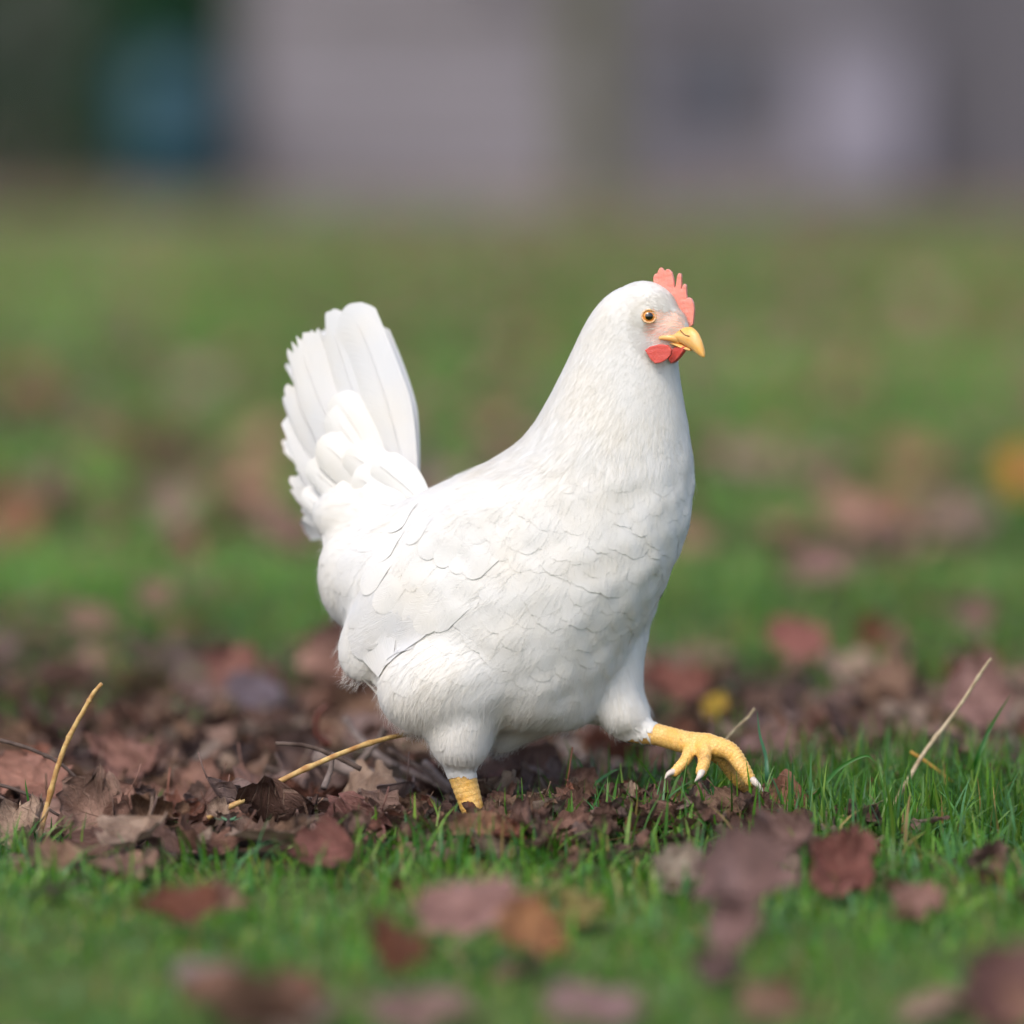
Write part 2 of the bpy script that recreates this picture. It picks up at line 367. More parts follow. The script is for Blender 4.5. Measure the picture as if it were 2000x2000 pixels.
ls = np.empty(len(BODY.polygons), np.int32); BODY.polygons.foreach_get('loop_start', ls)
li = np.empty(len(BODY.loops), np.int32); BODY.loops.foreach_get('vertex_index', li)
pleg = isleg[li[ls]]
# body skin material: white under the plumage, pink bare face round the eye
m, n, out = new_mat('hen_skin'); nb = NB(n); pos = nb('NewGeometry').outputs['Position']
def blob(c, r0, r1):
    d = nb('VectorMath', operation='DISTANCE'); n.links.new(pos, d.inputs[0]); d.inputs[1].default_value = c
    no = nb('TexNoise', inp={'Vector': pos, 'Scale': 250.0, 'Detail': 4.0}).outputs[0]
    q = math_(nb, 'ADD', d.outputs['Value'], math_(nb, 'MULTIPLY', math_(nb, 'SUBTRACT', no, .5), .008))
    mr = nb('MapRange', inp={0: q, 1: r0, 2: r1, 3: 1.0, 4: 0.0}); return mr.outputs[0]
c = mixc(nb, blob(Vector(at(1290, 636, HY-.018)), .014, .023), (0.80, 0.78, 0.75), (0.84, 0.50, 0.38))
c = mixc(nb, math_(nb, 'MULTIPLY', blob(Vector(at(1283, 655, HY-.018)), .003, .012), .8), c, (0.82, 0.48, 0.42))
vo = nb('TexNoise', inp={'Vector': pos, 'Scale': 900.0, 'Detail': 2.0}).outputs[0]
b = nb('Bump', inp={'Strength': .3, 'Distance': .00015, 'Height': vo}).outputs[0]
p = nb('BsdfPrincipled', inp={'Base Color': c, 'Roughness': .7, 'Normal': b})
n.links.new(p.outputs[0], out.inputs[0]); M_SKIN = m
BODY.materials.append(M_SKIN); BODY.materials.append(M_LEG)
BODY.polygons.foreach_set('material_index', pleg.astype(np.int32)); BODY.update()
hpart('body', BODY)
bvh = BVHTree.FromPolygons([tuple(v) for v in bc.tolist()], [tuple(li[s:s+k]) for s, k in zip(ls.tolist(), nv_.tolist())])
def shoot(px, py):
    d = Vector(ray(px, py)).normalized(); h = bvh.ray_cast(Vector(CAM), d)
    return (np.array(h[0]), np.array(h[1])) if h[0] is not None else (None, None)

# ---- flow of the plumage (image directions, 1932 px) and feather sizes
FLOW = np.array([
 (1230,545,-1,-.1,0),(1180,545,-1,.2,0),(1130,600,-.6,.8,0),(1200,640,-.6,.75,0),(1240,680,-.35,.9,0),(1110,700,-.4,.9,0),(1270,720,-.1,1,0),(1200,760,-.25,1,0),
 (1080,800,-.5,.85,0),(1280,850,-.05,1,0),(1180,900,-.2,1,0),(1000,860,-.75,.65,0),(900,930,-.95,.4,0),(1000,980,-.6,.8,0),
 (1290,980,-.15,1,0),(1150,1050,-.35,.9,0),(1230,1080,-.3,.95,0),(960,1080,-.7,.6,0),(850,1050,-.6,.75,0),(760,1080,-.45,.9,0),
 (720,980,-1,.15,0),(640,1000,-.9,-.2,0),(650,1070,-.5,.85,0),(700,1150,-.35,.95,0),(900,1180,-.85,.45,0),(1050,1200,-.6,.75,0),(1150,1200,-.4,.9,0),
 (820,1250,-.7,.6,0),(940,1290,-.85,.5,0),(1040,1320,-.7,.7,0),(780,1330,-.2,.95,0),(870,1400,.02,1,0),(900,1340,-.2,1,0),(960,1400,-.3,1,0),
 (1190,1250,-.05,1,0),(1180,1340,.0,1,0),(1130,1330,.1,1,0)], float)
def flow(pix):
    d = np.linalg.norm(FLOW[None, :, :2]-pix[:, None], axis=2); w_ = 1/(d+18)**3
    v = (w_[:, :, None]*FLOW[None, :, 2:4]).sum(1); v /= np.linalg.norm(v, axis=1)[:, None]+1e-9
    return v
SIZE = np.array([   # x, y, length mm, width mm, lift mm
 (1230,560,6,2.6,.4),(1250,590,5,2.0,.3),(1200,600,6,2.4,.4),(1205,640,7,2.6,.4),(1250,690,7,2.6,.4),(1180,560,8,3.2,.5),(1140,600,11,3.8,.5),(1230,700,10,3.6,.3),(1120,690,15,4.4,.3),(1200,780,17,5,.35),(1080,800,20,6,.4),(1290,800,14,6,.4),
 (1000,870,22,8,.8),(1150,900,19,9,.9),(1280,900,16,9,.9),(900,930,24,10,1.0),(1050,1000,20,14,1.3),(1200,1000,18,13,1.3),(1150,1130,20,15,1.6),(1220,1150,18,13,1.5),
 (850,1040,24,14,1.3),(760,1100,28,16,1.5),(950,1130,26,18,1.7),(900,1200,28,18,1.7),(1050,1230,22,15,1.6),(720,990,26,14,1.4),(640,1050,22,13,1.6),(690,1150,24,13,1.6),
 (820,1280,30,17,1.8),(950,1300,28,16,1.8),(1050,1320,22,13,1.6),(780,1350,24,14,1.5),(870,1380,16,8,1.0),(870,1440,10,4.5,.6),(1180,1300,20,10,1.0),(1180,1370,11,5,.7),(1130,1350,16,8,1.0),(1200,1180,22,12,1.1)], float)
def sizes(pix):
    d = np.linalg.norm(SIZE[None, :, :2]-pix[:, None], axis=2); w_ = 1/(d+15)**3; w_ /= w_.sum(1)[:, None]
    return w_ @ SIZE[:, 2:]
# sample body surface
tri_a = bc[li[ls]]; tri_b = bc[li[ls+1]]; tri_c = bc[li[ls+2]]
area = np.linalg.norm(np.cross(tri_b-tri_a, tri_c-tri_a), axis=1)*~pleg; area /= area.sum()
def sample(n, r):
    i = r.choice(len(area), n, p=area); u = r.random((n, 1)); v = r.random((n, 1)); f = (u+v) > 1; u = np.where(f, 1-u, u); v = np.where(f, 1-v, v)
    return tri_a[i] + u*(tri_b-tri_a)[i] + v*(tri_c-tri_a)[i]
face_c = at(1299, 642, HY-.016)
def facemask(p): return np.linalg.norm((p-face_c)*np.array([1, .8, 1]), axis=1)
def poisson(pts, rad):
    cell = .004; grid = {}; keep = []
    P = pts.tolist(); 
    for i, (x_, y_, z_) in enumerate(P):
        r = rad[i]; k = int(r/cell)+1; cx, cy, cz = int(x_//cell), int(y_//cell), int(z_//cell); ok = True
        for a in range(cx-k, cx+k+1):
            for b_ in range(cy-k, cy+k+1):
                for c_ in range(cz-k, cz+k+1):
                    g = grid.get((a, b_, c_))
                    if g:
                        for j in g:
                            q = P[j]
                            if (q[0]-x_)**2+(q[1]-y_)**2+(q[2]-z_)**2 < r*r: ok = False; break
                    if not ok: break
                if not ok: break
            if not ok: break
        if ok: grid.setdefault((cx, cy, cz), []).append(i); keep.append(i)
    return np.array(keep)
def tangents(P, D3):
    """project onto surface: returns point, normal, tangent"""
    Q = []; N = []
    for p in P:
        h = bvh.find_nearest(Vector(p)); Q.append(h[0]); N.append(h[1])
    Q = np.array(Q); N = np.array(N); T = D3 - N*(D3*N).sum(1)[:, None]; T /= np.linalg.norm(T, axis=1)[:, None]+1e-9
    return Q, N, T
def feathers(P, D3, L, W, lift, NU=5, NV=8, round_=.55, base_h=.0003, camber=.32, seed=1, curl=.24, twist=.2, fray=.0, base_h0=.0001):
    """conforming overlapping feathers; returns verts, faces, uv"""
    r = np.random.default_rng(seed)
    Q, N, T = tangents(P, D3); B = np.cross(N, T); ang = r.normal(0, twist, len(Q))[:, None]
    T, B = T*np.cos(ang)+B*np.sin(ang), B*np.cos(ang)-T*np.sin(ang)
    us = np.linspace(-1, 1, NU); vs = np.linspace(0, 1, NV); n_ = len(Q); V = np.empty((n_, NV, NU, 3), np.float32)
    lf = lift*r.uniform(.6, 1.4, n_); asym = r.normal(0, .25, n_)
    find = bvh.find_nearest; tipr = np.clip(.55*W/L, .06, .6); jag = r.normal(0, 1, (n_, NU))
    for j, v in enumerate(vs):
        wprof = min(1, (v+.12)/.5)**.6
        for i, u in enumerate(us):
            vv = v*(1 - tipr*(1-(1-.97*u*u)**.5) + (fray*jag[:, i] if fray else 0))
            g = Q + T*(L*vv)[:, None] + B*(W*.5*u*wprof)[:, None]
            h = base_h0 + (base_h-base_h0)*min(1, v/.45) + lf*v*(1-curl*max(0, v-.55)/.45) - lf*camber*(u*u)*v + lf*asym*u*.3*v
            for k in range(n_):
                q = find(Vector(g[k])); V[k, j, i] = np.array(q[0]) + np.array(q[1])*h[k]
    idx = np.arange(n_*NV*NU).reshape(n_, NV, NU)
    F = np.stack([idx[:, :-1, :-1], idx[:, 1:, :-1], idx[:, 1:, 1:], idx[:, :-1, 1:]], -1).reshape(-1, 4)
    uv = np.stack(np.broadcast_arrays(((us+1)/2)[None, None, :], vs[None, :, None]), -1); uv = np.broadcast_to(uv, (n_, NV, NU, 2)).reshape(-1, 2).copy()
    uv += np.repeat(r.integers(0, 40, n_), NV*NU)[:, None]*np.array([0, 1.0])
    return V.reshape(-1, 3), F, uv
def d3(pix_dir): return np.stack([pix_dir[:, 0], .25*np.ones(len(pix_dir)), -pix_dir[:, 1]], 1)
pts = sample(120000, rng); px_ = topix(pts); sz = sizes(px_)
fm = facemask(pts); ok = fm > .0190 - .005*rng.random(len(pts))**2; pts, px_, sz = pts[ok], px_[ok], sz[ok]
keep = poisson(pts, sz[:, 1]*.001*.55)
pts, px_, sz = pts[keep], px_[keep], sz[keep]
V, F, uv = feathers(pts - 0, d3(flow(px_)), sz[:, 0]*.00105*rng.uniform(.72, 1.3, len(pts)), sz[:, 1]*.00150*rng.uniform(.8, 1.25, len(pts)), sz[:, 2]*.00078, fray=.022, NU=9)
print('plumage feathers', len(pts))
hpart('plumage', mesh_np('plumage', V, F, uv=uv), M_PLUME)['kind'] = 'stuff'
# ---- fine loose barbs / down over belly, thighs, face, silhouettes
def strands(P, D3, L, wd_, lift, seed, seg=4, off=None):
    r = np.random.default_rng(seed); Q, N, T = tangents(P, D3); n_ = len(Q)
    B = np.cross(N, T); T = T + B*r.normal(0, .22, n_)[:, None]; T /= np.linalg.norm(T, axis=1)[:, None]; B = np.cross(N, T)
    V = np.empty((n_, seg, 2, 3), np.float32)
    bend = r.normal(0, .12, n_)
    if off is not None: Q = Q + N*off[:, None]
    for j, t in enumerate(np.linspace(0, 1, seg)):
        c_ = Q + T*(L*t)[:, None] + N*(lift*t**1.2)[:, None] + B*(bend*L*t*t)[:, None]
        if j: 
            for k in range(n_):
                q = bvh.find_nearest(Vector(c_[k])); d_ = (c_[k]-np.array(q[0])) @ np.array(q[1]); hh = lift[k]*t+.0003+(off[k] if off is not None else 0)
                if d_ < hh: c_[k] = np.array(q[0]) + np.array(q[1])*hh
        w2 = wd_*(1-t*.75)
        V[:, j, 0] = c_ - B*w2; V[:, j, 1] = c_ + B*w2
    idx = np.arange(n_*seg*2).reshape(n_, seg, 2)
    F = np.stack([idx[:, :-1, 0], idx[:, 1:, 0], idx[:, 1:, 1], idx[:, :-1, 1]], -1).reshape(-1, 4)
    return V.reshape(-1, 3), F
sp = np.concatenate([sample(34000, rng), (lambda q_: q_[topix(q_)[:, 1] < 960])(sample(14000, rng))]); spx = topix(sp); ssz = sizes(spx); fmk = facemask(sp)
prob = np.clip((spx[:, 1]-1130)/200, .25, 1); prob[spx[:, 1] < 900] = 1.0
ok = (rng.random(len(sp)) < prob) & (fmk > .016); sp, spx, ssz = sp[ok], spx[ok], ssz[ok]
V, F = strands(sp, d3(flow(spx)), ssz[:, 0]*.0006*rng.uniform(.7, 1.4, len(sp)), .00013, (ssz[:, 2]*.0007+.0002+.0012*np.clip((spx[:, 1]-1290)/80, 0, 1))*rng.uniform(.6, 1.3, len(sp)), 3, off=ssz[:, 2]*.0006)
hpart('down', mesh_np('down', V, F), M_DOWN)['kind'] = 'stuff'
# face bristles (sparse, white, swept back)
fp = sample(900000, rng); fp = fp[(facemask(fp) < .0225)]
de = np.linalg.norm(fp-at(1267.5, 618, HY-.018), axis=1); ok = (de > .0066); fp = fp[ok]; de = de[ok]
fpx = topix(fp)
dens = np.clip((facemask(fp)-.004)/.014, .22, 1)*np.where(fpx[:, 1] > 628, .9, .6); ok = rng.random(len(fp)) < dens*.8; fp, fpx = fp[ok], fpx[ok]
fp, fpx = fp[:4600], fpx[:4600]
dd = np.stack([-np.ones(len(fp)), np.clip((fpx[:, 1]-610)/60, -.7, .55)], 1)
V, F = strands(fp, d3(dd), .0056*rng.uniform(.6, 1.3, len(fp)), .00014, .0006*rng.uniform(.5, 1.5, len(fp)), 5)
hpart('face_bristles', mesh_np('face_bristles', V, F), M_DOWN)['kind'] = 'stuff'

# ---- large feathers as single parts
def frayed_blade(base, tip, width, bow, normal, name, seed, NU=13, NV=30, camber=.10, notch=3, parent=None, root_w=.35, mat=None, roundness=.86, ruf=1.0):
    """free flight feather: base, tip world points; width m; bow sideways vector; normal faces viewer"""
    r = np.random.default_rng(seed); base = np.asarray(base); tip = np.asarray(tip); L = np.linalg.norm(tip-base)
    jg = r.normal(0, .004, NU); T0 = (tip-base)/L; N0 = normal-T0*normal.dot(T0); N0 /= np.linalg.norm(N0); B0 = np.cross(N0, T0)
    V = []; uv = []
    tipr = min(.5, .62*width/L); us = np.linspace(-1, 1, NU); nts = [(r.uniform(-.95, .95), r.uniform(.02, .06)) for _ in range(notch)]
    for j, v in enumerate(np.linspace(0, 1, NV)):
        c_ = base + T0*L*v + bow*math.sin(math.pi*v)*L
        prof = min(1, root_w + (1-root_w)*(v/.5)**.8)
        for i, u in enumerate(us):
            cut = tipr*(1-(1-.98*abs(u+.12*roundness)**2/1.25)**.5)*v; q = c_ - T0*L*cut + B0*(width/2*u*prof) - N0*width*camber*(u*u) + N0*width*.03*math.sin(9*v+seed)*u*ruf
            if v > .8:
                for a_, d_ in nts:
                    if abs(u-a_) < .09: q = q - T0*L*d_*((v-.8)/.2)**2
                q = q + T0*L*jg[i]*(v-.8)/.2
            V.append(q); uv.append(((u+1)/2, v*2+seed))
    F = [(j*NU+i, j*NU+i+1, (j+1)*NU+i+1, (j+1)*NU+i) for j in range(NV-1) for i in range(NU-1)]
    mbf = MB(); mbf.add(V, F); nb0 = len(V)
    sh = [np.asarray(V[j*NU+NU//2])+N0*.0004 for j in range(0, int(NV*.92))]
    Vs, Fs = tube(sh, np.linspace(.0009, .0003, len(sh)), 5); mbf.add(Vs, Fs); uv += [(.5, 0)]*len(Vs)
    me = bpy.data.meshes.new(name); me.from_pydata(mbf.v, [], mbf.f); me.polygons.foreach_set('use_smooth', [True]*len(me.polygons))
    l = me.uv_layers.new(name='UVMap'); vi = np.empty(len(me.loops), np.int32); me.loops.foreach_get('vertex_index', vi)
    l.data.foreach_set('uv', np.array(uv, np.float32)[vi].ravel()); me.update()
    return hpart(name, me, mat or M_QUILL)
NT = np.array([-.25, -.95, .12]); px = .000368
TF = [  # base(2000px), tip, width px, Y base, Y tip, bow
 ((802,962),(752,684),44,.060,.092,.05),((806,965),(728,638),62,.056,.086,.05),
 ((740,1010),(588,1000),60,.052,.100,-.16),((735,1020),(566,930),74,.050,.100,-.10),
 ((745,1015),(560,812),80,.048,.096,-.09),((752,1010),(562,750),78,.047,.094,-.06),
 ((756,1010),(578,655),84,.042,.084,-.045),((765,1005),(606,642),76,.044,.086,-.02),((775,1000),(640,609),78,.040,.080,-.01),
 ((800,985),(684,594),90,.034,.072,.035)]
for i, (b0, t0, wpx, yb, yt, bow) in enumerate(TF):
    B_ = at(b0[0], b0[1], yb); T_ = at(t0[0], t0[1], yt); side = np.cross(NT, (T_-B_)/np.linalg.norm(T_-B_)); side = side*(1 if side[0] > 0 else -1)
    frayed_blade(B_, T_, wpx*px, side*bow, NT + np.array([.15*math.sin(i*2.1), 0, 0]), 'tail_feather', i+1, notch=[3,3,2,3,2,3,4,4,4,0][i])
# far side of the tail (seen from another angle)
for i, (b0, t0, wpx, yb, yt, bow) in enumerate(TF[::2]):
    frayed_blade(at(b0[0]-8, b0[1], yb+.02), at(t0[0]+4, t0[1]+34, yt+.055), wpx*px*.85, np.zeros(3), np.array([-.2, .95, .1]), 'tail_feather', i+31)
# tail coverts: rounded overlapping
TC = [((770,985),(655,770),78,.036,.062,.02),((775,1000),(645,800),70,.034,.060,0),((765,1000),(624,858),84,.030,.054,.02),((800,985),(676,880),90,.024,.044,.03),
      ((760,1030),(600,905),60,.034,.062,-.03),((800,1000),(690,925),86,.020,.036,.0),((775,1030),(650,955),66,.026,.046,-.02),((830,985),(730,900),80,.016,.032,.02),
      ((720,1040),(590,960),50,.040,.072,-.06),((810,1010),(700,965),70,.014,.028,.0)]
for i, (b0, t0, wpx, yb, yt, bow) in enumerate(TC):
    B_ = at(b0[0], b0[1], yb); T_ = at(t0[0], t0[1], yt); side = np.cross(NT, (T_-B_)/np.linalg.norm(T_-B_)); side = side*(1 if side[0] > 0 else -1)
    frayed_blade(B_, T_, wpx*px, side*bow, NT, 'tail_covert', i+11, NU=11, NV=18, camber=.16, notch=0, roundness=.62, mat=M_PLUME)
# wing: flight feathers and coverts lie on the body surface
def lay(name, b0, t0, wpx, lift, seed, base_h, parent=None, NU=9, NV=16, rnd=.75, camber=.3):
    pb, nb_ = shoot(*b0)
    if pb is None: pb = np.array(bvh.find_nearest(Vector(at(b0[0], b0[1], 0)))[0])
    Pb = pb; Tt, nt_ = shoot(*t0)
    if Tt is None: Tt = at(t0[0], t0[1], pb[1]+.05)
    V, F, uv = feathers(np.array([Pb]), np.array([Tt-Pb]), np.array([np.linalg.norm(Tt-Pb)*1.06]), np.array([wpx*px*1.1]), np.array([lift]), NU, NV, round_=rnd, base_h=base_h, camber=camber, seed=seed, twist=0.0, curl=.30, base_h0=-.0006)
    o = hpart(name, mesh_np(name, V, F, uv=uv), M_QUILL); return o
wing_specs = [((800,1060),(690,1225),52),((806,1085),(694,1256),56),((815,1105),(702,1284),58),((830,1125),(716,1300),58),((850,1150),(738,1296),54),((868,1170),(760,1284),48)]
for i, (b0, t0, wp) in enumerate(wing_specs): lay('wing_feather', b0, t0, wp, .0014, 50+i, .0012+.00015*i, rnd=.7)
s_ = lay('wing_feather', (835,1258), (740,1300), 17, .0014, 60, .0030, camber=.1, rnd=.8)
cov = []
for row, (n_, a0, a1, ln_, wp) in enumerate([(6, (716,1160), (846,1222), 118, 50), (6, (742,1098), (880,1172), 104, 46), (6, (772,1048), (915,1122), 92, 42)]):
    for k in range(n_):
        f_ = k/(n_-1); tx = a0[0]+(a1[0]-a0[0])*f_; ty = a0[1]+(a1[1]-a0[1])*f_ + (28-10*row)*math.sin(math.pi*f_)
        an = R(58-14*f_); cov.append(((tx+ln_*math.cos(an), ty-ln_*math.sin(an)), (tx, ty), wp, row))
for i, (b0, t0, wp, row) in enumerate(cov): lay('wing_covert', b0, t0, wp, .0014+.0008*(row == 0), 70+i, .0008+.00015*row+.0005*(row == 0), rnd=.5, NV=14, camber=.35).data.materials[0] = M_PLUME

# ---- comb, wattles
def flesh(name, poly, Y0, x0, slope, thick, mat, seed, lean=0.0, ymid=500):
    bm = bmesh.new(); vs = [bm.verts.new(Z1(a, b, Y0 - (a-x0)/4.83*px*slope + (ymid-b)/4.83*px*lean)) for a, b in poly]
    bm.faces.new(vs); bmesh.ops.triangulate(bm, faces=bm.faces); me = bpy.data.meshes.new(name); bm.to_mesh(me); bm.free()
    r = remesh(me, .00030, 7, .5, solid=thick); c_ = co_np(r); c_ = c_ + (noise3(c_, 900, seed)*.00010)[:, None]*np.array([.3, 1, .3])
    r.vertices.foreach_set('co', c_.astype(np.float32).ravel()); r.update(); return hpart(name, r, mat)
comb = [(1122,395),(1100,348),(1096,300),(1110,266),(1130,262),(1140,296),(1150,300),(1148,250),(1152,214),(1168,203),(1187,220),(1197,275),(1205,340),(1222,358),(1234,335),(1230,280),(1212,240),(1218,220),(1240,220),(1270,252),(1286,310),(1290,392),(1300,410),
        (1310,375),(1320,290),(1334,258),(1354,260),(1362,290),(1354,350),(1338,440),(1348,462),(1360,430),(1372,380),(1390,356),(1406,378),(1408,440),(1414,498),(1432,486),(1454,500),(1474,540),(1482,600),(1476,680),(1470,745),
        (1410,790),(1350,775),(1310,700),(1285,620),(1262,540),(1215,480),(1160,430)]
flesh('comb', comb, HY-.006, 1300, .40, .0030, M_COMB, 3)
w1 = [(1150+(a-1150)*.92, 1000+(b-1000)*.86+10) for a, b in [(1008,970),(1060,930),(1150,905),(1235,915),(1278,965),(1272,1020),(1232,1070),(1170,1108),(1110,1116),(1064,1070),(1034,1016)]]
flesh('wattle', w1, HY-.026, 1150, .35, .0042, M_WATTLE, 5)
w2 = [(1262,1010),(1300,960),(1392,950),(1388,990),(1345,1050),(1300,1095),(1270,1112),(1250,1075)]
flesh('wattle', w2, HY-.018, 1300, .9, .0038, M_WATTLE, 6)
# ---- corner of the mouth
gp = []
for a, b in ((1335,884),(1290,874),(1240,868),(1190,866),(1150,870)):
    q_, n_q = shoot(1050+a/4.83, 480+b/4.83)
    if q_ is not None: gp.append(q_+n_q*.0002)
# ---- beak
def loft_beak(name, secs, mat, flat=1.0):
    V = []; F = []; n_ = 20
    secs = np.array(secs, float); xs = np.linspace(0, len(secs)-1, 28)
    secs = np.stack([np.interp(xs, range(len(secs)), secs[:, k]) for k in range(4)], 1)
    for x_, t_, b_, hw in secs:
        Yc = HY-.0165-(x_-1300)/4.83*px*.70
        c_ = Z1(x_, (t_+b_)/2, Yc); hz = (b_-t_)/2/4.83*px
        for k in range(n_):
            a = 2*math.pi*k/n_; ca, sa = math.cos(a), math.sin(a)
            V.append(c_ + lat*hw*.001*ca*(1-.25*max(0, sa)) + np.array([0, 0, 1])*hz*sa)
    V.append(np.mean(V[:n_], 0)); V.append(np.mean(V[-n_-1:-1], 0)); m_ = len(secs)
    for j in range(m_-1):
        for k in range(n_): F.append((j*n_+k, j*n_+(k+1) % n_, (j+1)*n_+(k+1) % n_, (j+1)*n_+k))
    for k in range(n_): F.append((m_*n_, (k+1) % n_, k)); F.append((m_*n_+1, (m_-1)*n_+k, (m_-1)*n_+(k+1) % n_))
    return hpart(name, remesh(fix_normals(MB().add(V, F).mesh(name)), .0004, 3), mat)
loft_beak('upper_beak', [(1150,862,876,3),(1200,848,882,5),(1250,832,886,6),(1300,812,893,6.0),(1340,792,908,5.8),(1390,770,934,5.5),(1440,764,966,4.9),(1480,786,994,4.3),(1515,825,1026,3.9),(1545,890,1048,3.0),(1566,960,1056,2.1),(1576,1018,1052,1.1)], M_BEAK)
loft_beak('lower_beak', [(1165,874,892,3.4),(1250,888,918,5.2),(1310,900,946,5.2),(1370,930,972,4.8),(1420,955,990,3.4),(1450,975,994,2)], M_BEAK)
if len(gp) > 2:
    P_ = catmull(gp, 5); hpart('mouth_corner', MB().tube(P_, np.linspace(.0033, .0012, len(P_)), 10).mesh('mouth_corner'), M_BEAK)
# nostril slit
nbv = []
for a, b in ((1345,797),(1375,830),(1402,846),(1432,852)):
    nbv.append(Z1(a, b, HY-.0165-(a-1300)/4.83*px*.70-.0057))
hpart('nostril', MB().tube(catmull(nbv, 4), .0004, 6).mesh('nostril'), M_NOSTRIL)
# ---- eye
m, n, out = new_mat('hen_eye'); nb = NB(n); oc = nb('TexCoord').outputs['Object']
sp_ = nb('SeparateXYZ', inp={0: oc}); rr_ = math_(nb, 'SQRT', math_(nb, 'ADD', math_(nb, 'MULTIPLY', sp_.outputs[0], sp_.outputs[0]), math_(nb, 'MULTIPLY', sp_.outputs[1], sp_.outputs[1])))
no = nb('TexNoise', inp={'Vector': oc, 'Scale': 900.0, 'Detail': 3.0}).outputs[0]
q = math_(nb, 'MULTIPLY', math_(nb, 'ADD', rr_, math_(nb, 'MULTIPLY', math_(nb, 'SUBTRACT', no, .5), .0006)), 200.0)
c = ramp(nb, q, [(0.0, (.004, .003, .002)), (.50, (.004, .003, .002)), (.55, (.36, .12, .015)), (.66, (.80, .33, .05)), (.84, (.62, .22, .03)), (.93, (.16, .05, .01))])
p = nb('BsdfPrincipled', inp={'Base Color': c, 'Roughness': .08, 'Coat Weight': 1.0, 'Coat Roughness': .02}); n.links.new(p.outputs[0], out.inputs[0]); M_EYE = m
def make_eye(pos, nrm):
    nrm = Vector(nrm).normalized(); q_ = nrm.to_track_quat('Z', 'Y')
    eb = MB().ellipsoid(np.zeros(3), np.diag([.0048, .0047, .0038]), 32, 20).mesh('eye'); e = hpart('eye', eb, M_EYE)
    e.matrix_parent_inverse = Matrix.Identity(4); e.location = Vector(pos) - Vector(HL) - nrm*.0015; e.rotation_mode = 'QUATERNION'; e.rotation_quaternion = q_
    P = []; 
    for k in range(41):
        a = 2*math.pi*k/40; rx, ry = .0049, .0045
        P.append((rx*math.cos(a), ry*math.sin(a), .0022 - .0005*math.cos(2*a)))
    rad = [.00055+.0003*abs(math.sin(i*.9)) for i in range(41)]
    lid = link('eyelid', remesh(MB().tube(P, rad, 8).mesh('eyelid'), .0003, 3), M_LID, e)
    return e
ep, en = shoot(1267.5, 617.7)
en = np.array([.10, -.98, .10])*.8 + en*.2
make_eye(ep, en)
h = bvh.ray_cast(Vector(at(1262, 618, HY)+lat*.05), Vector(-lat)); 
if h[0] is not None: make_eye(np.array(h[0]), np.array(h[1]))
# ---- claws
for pts, rad, cl, cr in toes:
    p_ = catmull(cl, 5); r_ = cr*(1-np.linspace(0, 1, len(p_))**1.6*.93)
    hpart('claw', MB().tube(p_, r_, 12).mesh('claw'), M_CLAW)

# ================================================================== SETTING
def gz(x, y):
    x = np.asarray(x, float); y = np.asarray(y, float)
    return .006*np.sin(x*7.3+1.2)*np.cos(y*5.1)+.004*np.sin(x*17+y*13)+.012*np.sin(x*1.7+.5)*np.sin(y*.9+2)*np.clip(y/4, 0, 1)
# ground sheet
gx = np.concatenate([-np.geomspace(200, 3, 26), np.linspace(-2.5, 2.5, 100), np.geomspace(3, 200, 26)])
gy = np.concatenate([-np.geomspace(60, 3, 14), np.linspace(-2.5, 3, 100), np.geomspace(3.2, 300, 60)])
X, Y = np.meshgrid(gx, gy); Zg = gz(X, Y)*np.where((abs(X) < 30) & (Y < 40), 1, 0); nx_, ny_ = len(gx), len(gy)
idx = np.arange(nx_*ny_).reshape(ny_, nx_); F = np.stack([idx[:-1, :-1], idx[:-1, 1:], idx[1:, 1:], idx[1:, :-1]], -1).reshape(-1, 4)
m, n, out = new_mat('turf_and_soil'); nb = NB(n); pos = nb('NewGeometry').outputs['Position']
n1 = nb('TexNoise', inp={'Vector': pos, 'Scale': 2.2, 'Detail': 5.0, 'Roughness': .6}).outputs[0]
n2 = nb('TexNoise', inp={'Vector': pos, 'Scale': 60.0, 'Detail': 6.0, 'Roughness': .7}).outputs[0]
n3 = nb('TexNoise', inp={'Vector': pos, 'Scale': .35, 'Detail': 3.0}).outputs[0]
soil = mixc(nb, n2, (.022, .014, .009), (.075, .048, .032))
green = mixc(nb, n2, (.07, .12, .025), (.13, .20, .05))
far = nb('MapRange', inp={0: nb('SeparateXYZ', inp={0: pos}).outputs[1], 1: 1.0, 2: 5.0}).outputs[0]
g = mixc(nb, math_(nb, 'MULTIPLY', far, ramp(nb, n1, [(.38, (.1, .1, .1)), (.5, (1, 1, 1))])), soil, green)
nearg = nb('MapRange', inp={0: nb('SeparateXYZ', inp={0: pos}).outputs[1], 1: -.15, 2: -.35, 3: 0.0, 4: .75}).outputs[0]
g = mixc(nb, nearg, g, green)
bare = nb('MapRange', inp={0: math_(nb, 'ADD', nb('SeparateXYZ', inp={0: pos}).outputs[1], math_(nb, 'MULTIPLY', n3, 14.0)), 1: 20.0, 2: 34.0}).outputs[0]
g = mixc(nb, bare, g, mixc(nb, n2, (.13, .08, .065), (.24, .16, .135)))
b = nb('Bump', inp={'Strength': .8, 'Distance': .008, 'Height': n2}).outputs[0]
p = nb('BsdfPrincipled', inp={'Base Color': g, 'Roughness': .95, 'Specular IOR Level': .1, 'Normal': b}); n.links.new(p.outputs[0], out.inputs[0])
tag(link('ground', mesh_np('ground', np.stack([X, Y, Zg], -1).reshape(-1, 3), F), m), kind='structure')

